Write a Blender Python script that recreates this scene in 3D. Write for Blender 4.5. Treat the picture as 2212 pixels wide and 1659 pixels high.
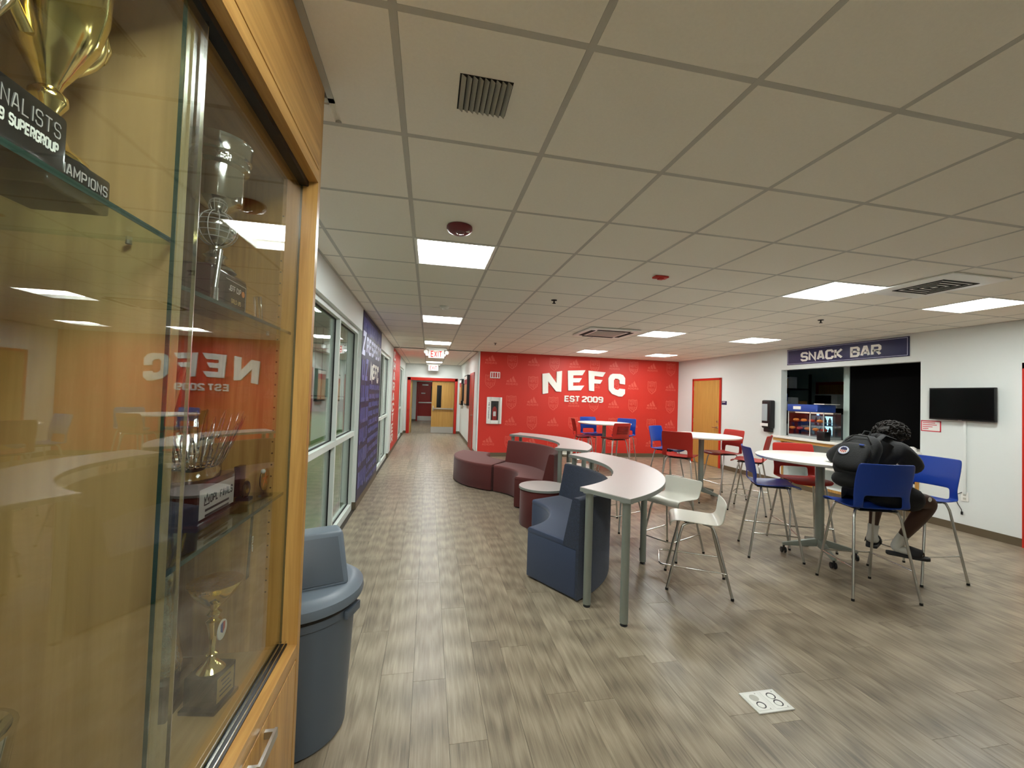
import bpy, bmesh, math, random
from math import sin, cos, pi, radians, sqrt, atan2
from mathutils import Vector, Matrix
random.seed(7)
for o in list(bpy.data.objects): bpy.data.objects.remove(o)
scene = bpy.context.scene
COL = scene.collection

# ---------------------------------------------------------------- camera
F_PX, CX, CY = 898.9, 1106.0, 829.5
YAW, PIT, ROL = .1968, .0265, .0329
EYE = 1.6115
CEIL = EYE + 1.1093
fw = Vector((sin(YAW)*cos(PIT), cos(YAW)*cos(PIT), sin(PIT)))
ri0 = Vector((cos(YAW), -sin(YAW), 0)); up0 = ri0.cross(fw)
RI = ri0*cos(ROL) + up0*sin(ROL); UP = up0*cos(ROL) - ri0*sin(ROL)
cam_d = bpy.data.cameras.new('camera'); cam = bpy.data.objects.new('camera', cam_d); COL.objects.link(cam)
cam_d.sensor_fit = 'HORIZONTAL'; cam_d.sensor_width = 36.0; cam_d.lens = F_PX/2212*36.0
cam_d.clip_start = 0.02; cam_d.clip_end = 200
cam.matrix_world = Matrix(((RI.x, UP.x, -fw.x, 0), (RI.y, UP.y, -fw.y, 0), (RI.z, UP.z, -fw.z, EYE), (0, 0, 0, 1)))
scene.camera = cam
def ray(px, py): return fw + RI*((px-CX)/F_PX) - UP*((py-CY)/F_PX)
def onx(px, py, X): d = ray(px, py); d = d*(X/d.x); return Vector((X, d.y, d.z+EYE))
def ony(px, py, Y): d = ray(px, py); d = d*(Y/d.y); return Vector((d.x, Y, d.z+EYE))
def onz(px, py, z): d = ray(px, py); d = d*((z-EYE)/d.z); return Vector((d.x, d.y, z))

# ---------------------------------------------------------------- view, world
scene.view_settings.view_transform = 'Standard'; scene.view_settings.look = 'None'
scene.view_settings.gamma = 1.0; scene.view_settings.use_curve_mapping = False
scene.view_settings.exposure = 1.75
LIGHT = 15.0                      # radiance of the ceiling troffers
w = bpy.data.worlds.new('world'); scene.world = w; w.use_nodes = True
w.node_tree.nodes['Background'].inputs[0].default_value = (.5, .55, .6, 1)
w.node_tree.nodes['Background'].inputs[1].default_value = 0.02

# ---------------------------------------------------------------- room numbers
XL, XR, YN, XC, YE, YF = -.9155, 6.9968, 10.7472, 1.245, 16.68, -3.4
T = .6096; GX, GY = -.1442, 1.8328            # ceiling grid
def gx(i): return GX+i*T
def gy(j): return GY+j*T

# ---------------------------------------------------------------- materials
def lin(c):
    c = c/255.0
    return c/12.92 if c <= .04045 else ((c+.055)/1.055)**2.4
def rgb(r, g, b): return (lin(r), lin(g), lin(b), 1)
MATS = {}
def mat(name, col, rough=.5, metal=0, bump=0, bscale=200, var=0, vscale=6, spec=.5, stretch=None, coat=0, emis=None, estr=0, trans=0, ior=1.45, sheen=0):
    m = bpy.data.materials.new(name); m.use_nodes = True; nt = m.node_tree; b = nt.nodes['Principled BSDF']
    b.inputs['Base Color'].default_value = col; b.inputs['Roughness'].default_value = rough; b.inputs['Metallic'].default_value = metal
    b.inputs['Specular IOR Level'].default_value = spec; b.inputs['Coat Weight'].default_value = coat
    b.inputs['Transmission Weight'].default_value = trans; b.inputs['IOR'].default_value = ior
    if sheen: b.inputs['Sheen Weight'].default_value = sheen
    if emis: b.inputs['Emission Color'].default_value = emis; b.inputs['Emission Strength'].default_value = estr
    tc = nt.nodes.new('ShaderNodeTexCoord'); mp = nt.nodes.new('ShaderNodeMapping')
    nt.links.new(tc.outputs['Object'], mp.inputs[0])
    if stretch: mp.inputs['Scale'].default_value = stretch
    if var:
        n = nt.nodes.new('ShaderNodeTexNoise'); n.inputs['Scale'].default_value = vscale; n.inputs['Detail'].default_value = 5
        nt.links.new(mp.outputs[0], n.inputs[0])
        r = nt.nodes.new('ShaderNodeMapRange'); r.inputs[1].default_value = .3; r.inputs[2].default_value = .7
        r.inputs[3].default_value = 1-var; r.inputs[4].default_value = 1+var
        nt.links.new(n.outputs[0], r.inputs[0])
        h = nt.nodes.new('ShaderNodeHueSaturation'); h.inputs['Color'].default_value = col
        nt.links.new(r.outputs[0], h.inputs['Value']); nt.links.new(h.outputs[0], b.inputs['Base Color'])
    if bump:
        n = nt.nodes.new('ShaderNodeTexNoise'); n.inputs['Scale'].default_value = bscale; n.inputs['Detail'].default_value = 3
        nt.links.new(mp.outputs[0], n.inputs[0])
        bp = nt.nodes.new('ShaderNodeBump'); bp.inputs['Strength'].default_value = bump; bp.inputs['Distance'].default_value = .004
        nt.links.new(n.outputs[0], bp.inputs['Height']); nt.links.new(bp.outputs[0], b.inputs['Normal'])
    MATS[name] = m
    return m
def emission(name, col, s):
    m = bpy.data.materials.new(name); m.use_nodes = True; nt = m.node_tree; nt.nodes.clear()
    e = nt.nodes.new('ShaderNodeEmission'); o = nt.nodes.new('ShaderNodeOutputMaterial')
    e.inputs[0].default_value = col; e.inputs[1].default_value = s; nt.links.new(e.outputs[0], o.inputs[0]); MATS[name] = m; return m
def pane_glass(name, tint, f0=.045, gain=1.0):
    # thin sheet glass: Schlick reflection over clear transmission, the same from both sides
    m = bpy.data.materials.new(name); m.use_nodes = True; nt = m.node_tree; nt.nodes.clear()
    N = nt.nodes.new; L = nt.links.new
    g = N('ShaderNodeNewGeometry'); d = N('ShaderNodeVectorMath'); d.operation = 'DOT_PRODUCT'
    L(g.outputs['Normal'], d.inputs[0]); L(g.outputs['Incoming'], d.inputs[1])
    a = N('ShaderNodeMath'); a.operation = 'ABSOLUTE'; L(d.outputs['Value'], a.inputs[0])
    s = N('ShaderNodeMath'); s.operation = 'SUBTRACT'; s.inputs[0].default_value = 1; L(a.outputs[0], s.inputs[1])
    p = N('ShaderNodeMath'); p.operation = 'POWER'; p.inputs[1].default_value = 5; L(s.outputs[0], p.inputs[0])
    ma = N('ShaderNodeMath'); ma.operation = 'MULTIPLY_ADD'; ma.inputs[1].default_value = (1-f0)*gain; ma.inputs[2].default_value = f0*gain; ma.use_clamp = True
    L(p.outputs[0], ma.inputs[0])
    t = N('ShaderNodeBsdfTransparent'); t.inputs[0].default_value = tint
    gl = N('ShaderNodeBsdfGlossy'); gl.inputs['Roughness'].default_value = 0.0; gl.inputs[0].default_value = (1, 1, 1, 1)
    mx = N('ShaderNodeMixShader'); o = N('ShaderNodeOutputMaterial')
    L(ma.outputs[0], mx.inputs[0]); L(t.outputs[0], mx.inputs[1]); L(gl.outputs[0], mx.inputs[2]); L(mx.outputs[0], o.inputs[0])
    MATS[name] = m; return m
def wood(name, c1, c2, scale=(26, 26, 1.6), rough=.38, bump=.08, detail=9, coords='Object', coat=0):
    m = bpy.data.materials.new(name); m.use_nodes = True; nt = m.node_tree; b = nt.nodes['Principled BSDF']
    N = nt.nodes.new; L = nt.links.new
    tc = N('ShaderNodeTexCoord'); mp = N('ShaderNodeMapping'); mp.inputs['Scale'].default_value = scale
    oi = N('ShaderNodeObjectInfo'); mu = N('ShaderNodeVectorMath'); mu.operation = 'SCALE'; mu.inputs[0].default_value = (13, 7, 5)
    L(oi.outputs['Random'], mu.inputs['Scale']); ad = N('ShaderNodeVectorMath'); L(tc.outputs[coords], ad.inputs[0]); L(mu.outputs[0], ad.inputs[1])
    L(ad.outputs[0], mp.inputs[0])
    n = N('ShaderNodeTexNoise'); n.inputs['Scale'].default_value = 1; n.inputs['Detail'].default_value = detail; n.inputs['Roughness'].default_value = .62; n.inputs['Distortion'].default_value = .6
    L(mp.outputs[0], n.inputs[0])
    r = N('ShaderNodeValToRGB'); r.color_ramp.elements[0].position = .32; r.color_ramp.elements[1].position = .7
    r.color_ramp.elements[0].color = c1; r.color_ramp.elements[1].color = c2
    L(n.outputs[0], r.inputs[0]); L(r.outputs[0], b.inputs['Base Color']); b.inputs['Roughness'].default_value = rough; b.inputs['Coat Weight'].default_value = coat
    bp = N('ShaderNodeBump'); bp.inputs['Strength'].default_value = bump; bp.inputs['Distance'].default_value = .002
    L(n.outputs[0], bp.inputs['Height']); L(bp.outputs[0], b.inputs['Normal']); MATS[name] = m; return m
def plank_mat():
    m = bpy.data.materials.new('vinyl_plank'); m.use_nodes = True; nt = m.node_tree; b = nt.nodes['Principled BSDF']
    N = nt.nodes.new; L = nt.links.new
    g = N('ShaderNodeNewGeometry'); oi = N('ShaderNodeObjectInfo')
    sm = N('ShaderNodeMath'); L(oi.outputs['Random'], sm.inputs[0]); L(g.outputs['Random Per Island'], sm.inputs[1])
    fr = N('ShaderNodeMath'); fr.operation = 'FRACT'; L(sm.outputs[0], fr.inputs[0])
    mu = N('ShaderNodeVectorMath'); mu.operation = 'SCALE'; mu.inputs[0].default_value = (31, 17, 9); L(fr.outputs[0], mu.inputs['Scale'])
    ad = N('ShaderNodeVectorMath'); L(g.outputs['Position'], ad.inputs[0]); L(mu.outputs[0], ad.inputs[1])
    def noise(sc, scale, detail, dist, rough=.6):
        mp = N('ShaderNodeMapping'); mp.inputs['Scale'].default_value = sc; L(ad.outputs[0], mp.inputs[0])
        n = N('ShaderNodeTexNoise'); n.inputs['Scale'].default_value = scale; n.inputs['Detail'].default_value = detail; n.inputs['Distortion'].default_value = dist; n.inputs['Roughness'].default_value = rough
        L(mp.outputs[0], n.inputs[0]); return n
    n1 = noise((26, 1.5, 1), 1, 6, 1.2); n2 = noise((120, 4.5, 1), 1, 5, .4); n3 = noise((7, .9, 1), 1, 3, 2.2)
    wv = N('ShaderNodeTexWave'); wv.wave_type = 'RINGS'; wv.inputs['Scale'].default_value = 3.2; wv.inputs['Distortion'].default_value = 3.5; wv.inputs['Detail'].default_value = 3
    mpw = N('ShaderNodeMapping'); mpw.inputs['Scale'].default_value = (5, .45, 1); L(ad.outputs[0], mpw.inputs[0]); L(mpw.outputs[0], wv.inputs[0])
    def mixf(a, b_, f):
        x = N('ShaderNodeMix'); x.inputs[0].default_value = f; L(a, x.inputs[2]); L(b_, x.inputs[3]); return x.outputs[0]
    v = mixf(n1.outputs[0], n2.outputs[0], .45); v = mixf(v, n3.outputs[0], .25); v = mixf(v, wv.outputs[1], .10)
    tn = N('ShaderNodeMath'); tn.operation = 'MULTIPLY_ADD'; tn.inputs[1].default_value = .07; L(fr.outputs[0], tn.inputs[0]); L(v, tn.inputs[2])
    r = N('ShaderNodeValToRGB'); e = r.color_ramp.elements
    e[0].position = .36; e[0].color = rgb(104, 93, 78); e[1].position = .72; e[1].color = rgb(176, 162, 140)
    q = e.new(.52); q.color = rgb(142, 129, 109)
    L(tn.outputs[0], r.inputs[0]); L(r.outputs[0], b.inputs['Base Color'])
    rr = N('ShaderNodeMapRange'); rr.inputs[3].default_value = .28; rr.inputs[4].default_value = .42; L(n2.outputs[0], rr.inputs[0]); L(rr.outputs[0], b.inputs['Roughness'])
    bp = N('ShaderNodeBump'); bp.inputs['Strength'].default_value = .12; bp.inputs['Distance'].default_value = .002; L(n2.outputs[0], bp.inputs['Height']); L(bp.outputs[0], b.inputs['Normal'])
    b.inputs['Specular IOR Level'].default_value = .45
    MATS['vinyl_plank'] = m
plank_mat()
mat('wall_white', rgb(224, 229, 226), .6, bump=.05, bscale=300)
mat('wall_red', rgb(206, 50, 38), .5, bump=.03, bscale=300)
mat('print_red', rgb(218, 90, 74), .5)
mat('ceil_tile', rgb(242, 238, 226), .9, bump=.25, bscale=420, var=.015, vscale=90, spec=.2)
mat('tbar', rgb(190, 188, 178), .5)
mat('plenum', rgb(60, 58, 52), .9)
mat('subfloor', rgb(60, 54, 46), .8)
mat('baseboard', rgb(98, 86, 66), .5)
mat('white_paint', rgb(232, 232, 226), .35)
mat('letter_white', rgb(238, 236, 228), .45)
emission('lens', (.955, 1.0, .98, 1), LIGHT)
mat('fixture_white', rgb(240, 240, 234), .35)
mat('red_paint', rgb(196, 44, 30), .35)
mat('door_red', rgb(160, 26, 18), .35)
wood('door_wood', rgb(176, 130, 62), rgb(200, 156, 84), (30, 30, 1.2), .35)
wood('oak', rgb(158, 112, 52), rgb(205, 160, 88), (34, 34, 1.4), .36)
wood('oak_y', rgb(170, 122, 58), rgb(214, 170, 98), (34, 1.4, 34), .34)
wood('maple_panel', rgb(168, 136, 86), rgb(196, 164, 112), (18, 18, .8), .42)
wood('maple_deck', rgb(168, 136, 86), rgb(196, 164, 112), (18, .8, 18), .42)
mat('steel', rgb(190, 190, 186), .28, 1)
mat('chrome', rgb(215, 214, 208), .16, 1)
mat('alu', rgb(205, 210, 205), .38, .15)
mat('alu_frame', rgb(214, 222, 216), .42)
mat('gasket', rgb(12, 12, 12), .6)
mat('grey_metal', rgb(142, 148, 140), .42, .35)
mat('black_plastic', rgb(16, 16, 17), .4)
mat('black_matte', rgb(5, 5, 5), .85, spec=.1)
mat('screen', rgb(6, 6, 8), .12)
mat('blue_plastic', rgb(22, 60, 150), .34, bump=.02, bscale=500)
mat('red_plastic', rgb(172, 40, 32), .36, bump=.02, bscale=500)
mat('white_ply', rgb(232, 231, 220), .28)
mat('ply_edge', rgb(196, 176, 120), .5)
mat('laminate', rgb(206, 198, 196), .33)
mat('laminate_edge', rgb(136, 140, 134), .5)
mat('table_white', rgb(240, 238, 230), .3)
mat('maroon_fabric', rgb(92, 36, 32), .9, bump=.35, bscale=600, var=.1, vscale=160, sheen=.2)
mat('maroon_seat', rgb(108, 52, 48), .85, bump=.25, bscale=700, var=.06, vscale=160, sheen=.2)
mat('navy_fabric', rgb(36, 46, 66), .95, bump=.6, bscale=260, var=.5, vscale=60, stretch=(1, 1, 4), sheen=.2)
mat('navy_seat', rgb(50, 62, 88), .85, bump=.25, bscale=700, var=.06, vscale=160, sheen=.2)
mat('can_grey', rgb(84, 94, 104), .42, bump=.08, bscale=500)
mat('can_lid', rgb(104, 116, 128), .4, bump=.08, bscale=500)
mat('navy_print', rgb(24, 24, 62), .45)
mat('violet_print', rgb(98, 100, 158), .45)
mat('lilac_print', rgb(196, 200, 228), .45)
mat('sign_navy', rgb(42, 44, 84), .4)
mat('gold', rgb(236, 214, 140), .12, 1)
mat('gold_satin', rgb(228, 206, 140), .3, 1)
mat('silver', rgb(214, 212, 206), .1, 1)
mat('silver_hammered', rgb(206, 204, 196), .16, 1, bump=.9, bscale=60)
mat('gold_hammered', rgb(230, 196, 70), .16, 1, bump=.9, bscale=70)
mat('cherry', rgb(44, 12, 12), .2, coat=.5)
mat('black_gloss', rgb(12, 12, 14), .18, coat=.3)
mat('plaque', rgb(196, 190, 188), .35, .3)
mat('gold_plaque', rgb(196, 172, 110), .35, .6)
mat('ink', rgb(40, 38, 40), .6)
mat('crystal', (1, 1, 1, 1), .03, trans=1, ior=1.5)
mat('pennant', rgb(196, 110, 110), .8, bump=.2, bscale=400)
mat('paper', rgb(236, 232, 228), .7)
mat('notice_red', rgb(206, 60, 74), .6)
mat('skin', rgb(62, 38, 26), .5)
mat('hoodie', rgb(19, 20, 21), .85, bump=.5, bscale=45, sheen=.05)
mat('shorts', rgb(9, 9, 10), .8, bump=.3, bscale=60)
mat('sock', rgb(196, 194, 186), .9, bump=.3, bscale=300)
mat('slide', rgb(34, 34, 37), .6)
mat('hair', rgb(24, 18, 13), .7)
mat('pack', rgb(17, 18, 18), .75, bump=.4, bscale=90)
mat('turf', rgb(70, 110, 52), .95, bump=.6, bscale=300, var=.15, vscale=3)
mat('hall_wall', rgb(178, 196, 186), .8, var=.05, vscale=2)
mat('hall_pad', rgb(58, 60, 60), .7)
mat('net', rgb(40, 44, 44), .8)
emission('hall_lamp', (.92, 1, .95, 1), 30)
mat('kitchen_wall', rgb(186, 204, 196), .8)
mat('kraft', rgb(168, 124, 72), .8)
mat('box_blue', rgb(40, 70, 150), .5)
mat('box_white', rgb(206, 212, 218), .6)
mat('bag_clear', rgb(170, 180, 184), .3)
mat('fridge_body', rgb(150, 156, 156), .4)
emission('fridge_light', (.55, .85, .95, 1), .7)
emission('fridge_led', (.15, .3, 1, 1), 2.0)
mat('bottle_a', rgb(70, 130, 140), .3)
mat('bottle_b', rgb(180, 190, 190), .3)
mat('food_red', rgb(170, 50, 34), .6)
mat('food_orange', rgb(220, 130, 50), .6)
emission('warmer_glow', (1, .8, .6, 1), .3)
emission('exit_red', (1, .06, .05, 1), .32)
mat('exit_white', rgb(240, 240, 236), .4)
mat('alarm_maroon', rgb(112, 44, 48), .35)
mat('alarm_red', rgb(190, 50, 44), .4)
mat('louver', rgb(158, 156, 146), .5)
mat('dark_slot', rgb(22, 22, 20), .8)
mat('ext_red', rgb(180, 26, 20), .3)
mat('art_tan', rgb(190, 140, 96), .7)
mat('art_red', rgb(170, 60, 60), .7)
mat('glass_edge', rgb(22, 58, 50), .2)
pane_glass('case_glass', (.93, .96, .94, 1), .045)
pane_glass('shelf_glass', (.85, .92, .88, 1), .045)
pane_glass('window_glass', (.88, .95, .92, 1), .05)
pane_glass('clear_plastic', (.92, .94, .95, 1), .05)

# ---------------------------------------------------------------- geometry helpers
class MB:
    def __init__(s): s.v = []; s.f = []
    def add(s, vs, fs):
        k = len(s.v); s.v += [tuple(v) for v in vs]; s.f += [tuple(i+k for i in f) for f in fs]; return s
    def box(s, x0, x1, y0, y1, z0, z1):
        x0, x1 = min(x0, x1), max(x0, x1); y0, y1 = min(y0, y1), max(y0, y1); z0, z1 = min(z0, z1), max(z0, z1)
        return s.add([(x, y, z) for z in (z0, z1) for y in (y0, y1) for x in (x0, x1)],
                     [(0, 2, 3, 1), (4, 5, 7, 6), (0, 1, 5, 4), (2, 6, 7, 3), (0, 4, 6, 2), (1, 3, 7, 5)])
    def obox(s, c, size, M):
        hx, hy, hz = [q/2 for q in size]; c = Vector(c)
        vs = [c+M @ Vector((x, y, z)) for z in (-hz, hz) for y in (-hy, hy) for x in (-hx, hx)]
        return s.add(vs, [(0, 2, 3, 1), (4, 5, 7, 6), (0, 1, 5, 4), (2, 6, 7, 3), (0, 4, 6, 2), (1, 3, 7, 5)])
    def tube(s, pts, r, n=8, cap=True, flat=1.0):
        pts = [Vector(p) for p in pts]; m = len(pts); rs = r if isinstance(r, (list, tuple)) else [r]*m
        t0 = (pts[1]-pts[0]).normalized(); a = Vector((0, 0, 1)) if abs(t0.z) < .9 else Vector((1, 0, 0))
        u = t0.cross(a).normalized(); vs = []
        for i, p in enumerate(pts):
            t = ((pts[min(i+1, m-1)]-pts[max(i-1, 0)])).normalized()
            u = (u-t*u.dot(t)).normalized(); w_ = t.cross(u)
            for k in range(n):
                an = 2*pi*k/n; vs.append(p+u*(cos(an)*rs[i])+w_*(sin(an)*rs[i]*flat))
        fs = [(i*n+k, i*n+(k+1) % n, (i+1)*n+(k+1) % n, (i+1)*n+k) for i in range(m-1) for k in range(n)]
        if cap: fs += [tuple(reversed(range(n))), tuple(range((m-1)*n, m*n))]
        return s.add(vs, fs)
    def lathe(s, prof, n=24, c=(0, 0, 0), ax=None, sx=1, sy=1):
        c = Vector(c); vs = []; M = ax or Matrix.Identity(3)
        for r, z in prof:
            for k in range(n): a = 2*pi*k/n; vs.append(c+M @ Vector((r*cos(a)*sx, r*sin(a)*sy, z)))
        m = len(prof); fs = [(i*n+k, i*n+(k+1) % n, (i+1)*n+(k+1) % n, (i+1)*n+k) for i in range(m-1) for k in range(n)]
        if prof[0][0] > 1e-6: fs.append(tuple(reversed(range(n))))
        if prof[-1][0] > 1e-6: fs.append(tuple(range((m-1)*n, m*n)))
        return s.add(vs, fs)
    def prism(s, poly, O, U, V, N_, d0, d1):
        O, U, V, N_ = Vector(O), Vector(U), Vector(V), Vector(N_); n = len(poly)
        a = sum(poly[i][0]*poly[(i+1) % n][1]-poly[(i+1) % n][0]*poly[i][1] for i in range(n))
        if (a < 0) ^ (U.cross(V).dot(N_) < 0): poly = poly[::-1]
        vs = [O+U*x+V*y+N_*d0 for x, y in poly]+[O+U*x+V*y+N_*d1 for x, y in poly]
        return s.add(vs, [tuple(reversed(range(n))), tuple(range(n, 2*n))]+[(i, (i+1) % n, n+(i+1) % n, n+i) for i in range(n)])
    def sector(s, c, prof, a0, a1, n=20):
        # closed profile [(r,z)..] swept through an angle about c
        m = len(prof); vs = []
        for i in range(n+1):
            a = a0+(a1-a0)*i/n
            for r, z in prof: vs.append((c[0]+r*cos(a), c[1]+r*sin(a), z))
        fs = [(i*m+k, (i+1)*m+k, (i+1)*m+(k+1) % m, i*m+(k+1) % m) for i in range(n) for k in range(m)]
        fs += [tuple(range(m)), tuple(reversed(range(n*m, (n+1)*m)))]
        return s.add(vs, fs)
    def sphere(s, c, r, n=12, m=8, sc=(1, 1, 1), M=None):
        prof = [(max(sin(pi*i/m)*r, 0), -cos(pi*i/m)*r) for i in range(m+1)]
        A = Matrix.Diagonal(sc); A = (M @ A) if M else A
        return s.lathe(prof, n, c, A)
GLY = {'S': [[(4, 4.7), (4, 5.2), (3.2, 6), (.8, 6), (0, 5.2), (0, 3.8), (.7, 3.1), (3.3, 2.9), (4, 2.2), (4, .8), (3.2, 0), (.8, 0), (0, .8), (0, 1.3)]],
 'N': [[(0, 0), (0, 6), (4, 0), (4, 6)]], 'A': [[(0, 0), (1.6, 6), (2.4, 6), (4, 0)], [(.7, 1.7), (3.3, 1.7)]],
 'C': [[(4, 4.3), (4, 5.2), (3.2, 6), (.8, 6), (0, 5.2), (0, .8), (.8, 0), (3.2, 0), (4, .8), (4, 1.7)]],
 'K': [[(0, 0), (0, 6)], [(3.9, 6), (.5, 3), (3.9, 0)]], 'B': [[(3.2, 3.1), (4, 3.9), (4, 5.2), (3.2, 6), (0, 6), (0, 0), (3.2, 0), (4, .8), (4, 2.3), (3.2, 3.1), (0, 3.1)]],
 'R': [[(0, 0), (0, 6), (3.2, 6), (4, 5.2), (4, 3.5), (3.2, 2.7), (0, 2.7)], [(2.2, 2.7), (4, 0)]], 'E': [[(4, 6), (0, 6), (0, 0), (4, 0)], [(0, 3), (3.4, 3)]],
 'F': [[(4, 6), (0, 6), (0, 0)], [(0, 3), (3.2, 3)]], 'T': [[(0, 6), (4.2, 6)], [(2.1, 6), (2.1, 0)]], 'P': [[(0, 0), (0, 6), (3.2, 6), (4, 5.2), (4, 3.5), (3.2, 2.7), (0, 2.7)]],
 'U': [[(0, 6), (0, .8), (.8, 0), (3.2, 0), (4, .8), (4, 6)]], 'O': [[(.8, 0), (3.2, 0), (4, .8), (4, 5.2), (3.2, 6), (.8, 6), (0, 5.2), (0, .8), (.8, 0)]],
 '0': [[(.8, 0), (3.2, 0), (4, .8), (4, 5.2), (3.2, 6), (.8, 6), (0, 5.2), (0, .8), (.8, 0)]], 'I': [[(.6, 0), (.6, 6)]], 'L': [[(0, 6), (0, 0), (3.6, 0)]],
 'G': [[(4, 4.6), (4, 5.2), (3.2, 6), (.8, 6), (0, 5.2), (0, .8), (.8, 0), (3.2, 0), (4, .8), (4, 2.7), (2.3, 2.7)]], 'H': [[(0, 0), (0, 6)], [(4, 0), (4, 6)], [(0, 3), (4, 3)]],
 'M': [[(0, 0), (0, 6), (2.5, 2), (5, 6), (5, 0)]], 'D': [[(0, 0), (0, 6), (3, 6), (4, 5), (4, 1), (3, 0), (0, 0)]], 'X': [[(0, 0), (4, 6)], [(0, 6), (4, 0)]],
 'Z': [[(0, 6), (4, 6), (0, 0), (4, 0)]], 'J': [[(4, 6), (4, .8), (3.2, 0), (.8, 0), (0, .8)]], 'Y': [[(0, 6), (2, 3), (4, 6)], [(2, 3), (2, 0)]], 'W': [[(0, 6), (1.2, 0), (2.5, 4), (3.8, 0), (5, 6)]], 'V': [[(0, 6), (2, 0), (4, 6)]],
 '2': [[(0, 4.8), (0, 5.2), (.8, 6), (3.2, 6), (4, 5.2), (4, 3.9), (0, .9), (0, 0), (4, 0)]], '1': [[(.4, 5), (1.6, 6), (1.6, 0)]], '5': [[(4, 6), (0, 6), (0, 3.4), (3.2, 3.4), (4, 2.6), (4, .8), (3.2, 0), (0, 0)]],
 '9': [[(4, 2.8), (.8, 2.8), (0, 3.6), (0, 5.2), (.8, 6), (3.2, 6), (4, 5.2), (4, .8), (3.2, 0), (.5, 0)]], ' ': []}
def stroke(mb, pts, w_, O, U, V, N_, d0, d1):
    O, U, V, N_ = Vector(O), Vector(U), Vector(V), Vector(N_); P = [Vector(p) for p in pts]; n = len(P)
    closed = (P[0]-P[-1]).length < 1e-6; Lf, Rt = [], []
    for i in range(n):
        a = (P[i]-P[i-1]).normalized() if i > 0 else ((P[0]-P[-2]).normalized() if closed else None)
        b = (P[i+1]-P[i]).normalized() if i < n-1 else ((P[1]-P[0]).normalized() if closed else None)
        if a is None: a = b
        if b is None: b = a
        na, nb = Vector((-a.y, a.x)), Vector((-b.y, b.x)); m = (na+nb)
        m = m.normalized() if m.length > 1e-4 else na
        k = min(1/max(m.dot(na), .35), 2.0); Lf.append(P[i]+m*(w_/2*k)); Rt.append(P[i]-m*(w_/2*k))
    for i in range(n-1):
        mb.prism([tuple(q) for q in (Rt[i], Rt[i+1], Lf[i+1], Lf[i])], O, U, V, N_, d0, d1)
def text(mb, s, O, U, V, N_, h, wid=None, weight=1.35, d0=0, d1=.002, gap=2.0):
    ws = [max([p[0] for st in GLY[ch] for p in st], default=2.4) for ch in s]
    tot = sum(ws)+gap*(len(s)-1)+weight; ky = h/(6+weight); kx = (wid/tot) if wid else ky
    U = Vector(U)*kx; V = Vector(V)*ky; x = weight/2
    for ch, cw in zip(s, ws):
        for st in GLY[ch]: stroke(mb, [(x+p[0], p[1]+weight/2) for p in st], weight, O, U, V, N_, d0, d1)
        x += cw+gap
    return mb

ORG = {}
def smooth(me, ang):
    me.shade_smooth(); me.set_sharp_from_angle(angle=radians(ang))
def mesh(mb, name, ang=None, bevel=0, seg=2, off=Vector((0, 0, 0))):
    me = bpy.data.meshes.new(name); me.from_pydata([tuple(Vector(v)-off) for v in mb.v], [], mb.f); me.update()
    bm = bmesh.new(); bm.from_mesh(me)
    bmesh.ops.recalc_face_normals(bm, faces=bm.faces)
    if bevel:
        bmesh.ops.remove_doubles(bm, verts=bm.verts, dist=1e-5)
        ed = [e for e in bm.edges if len(e.link_faces) == 2 and e.calc_face_angle(0) > .6]
        bmesh.ops.bevel(bm, geom=ed, offset=bevel, segments=seg, affect='EDGES', profile=.6, clamp_overlap=True)
    bm.to_mesh(me); bm.free()
    if ang is None and bevel: ang = 40
    if ang: smooth(me, ang)
    return me
def tag(o, label=None, cat=None, group=None, kind=None):
    if label: o['label'] = label
    if cat: o['category'] = cat
    if group: o['group'] = group
    if kind: o['kind'] = kind
    return o
def thing(name, loc, label, cat, group=None, rz=0):
    o = bpy.data.objects.new(name, None); COL.objects.link(o); o.location = loc; o.rotation_euler = (0, 0, rz); o.empty_display_size = .1
    ORG[o] = Vector(loc); return tag(o, label, cat, group)
def part(mb, name, m, parent, ang=None, bevel=0, seg=2, label=None, local=False, kind=None):
    """mesh child; coordinates are world ones unless local"""
    off = Vector((0, 0, 0)) if local else ORG[parent]
    o = bpy.data.objects.new(name, mesh(mb, name, ang, bevel, seg, off)); COL.objects.link(o); o.parent = parent
    o.data.materials.append(MATS[m]); ORG[o] = Vector((0, 0, 0)) if local else ORG[parent]
    return tag(o, label, kind=kind)
def single(mb, name, m, label=None, cat=None, group=None, kind=None, ang=None, bevel=0, seg=2, origin=None):
    xs = [v[0] for v in mb.v]; ys = [v[1] for v in mb.v]; zs = [v[2] for v in mb.v]
    off = Vector(origin) if origin else Vector(((min(xs)+max(xs))/2, (min(ys)+max(ys))/2, min(zs)))
    o = bpy.data.objects.new(name, mesh(mb, name, ang, bevel, seg, off)); COL.objects.link(o); o.location = off
    o.data.materials.append(MATS[m]); ORG[o] = off
    return tag(o, label, cat, group, kind)
def inst(src, name, parent, loc=(0, 0, 0), m=None, rot=(0, 0, 0)):
    o = bpy.data.objects.new(name, src); COL.objects.link(o); o.parent = parent; o.location = loc; o.rotation_euler = rot; return o
def copy_tree(o, parent=None):
    c = o.copy(); COL.objects.link(c); c.parent = parent
    for ch in list(o.children): copy_tree(ch, c)
    return c
def structure(mb, name, m, **k): return single(mb, name, m, kind='structure', **k)

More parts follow.
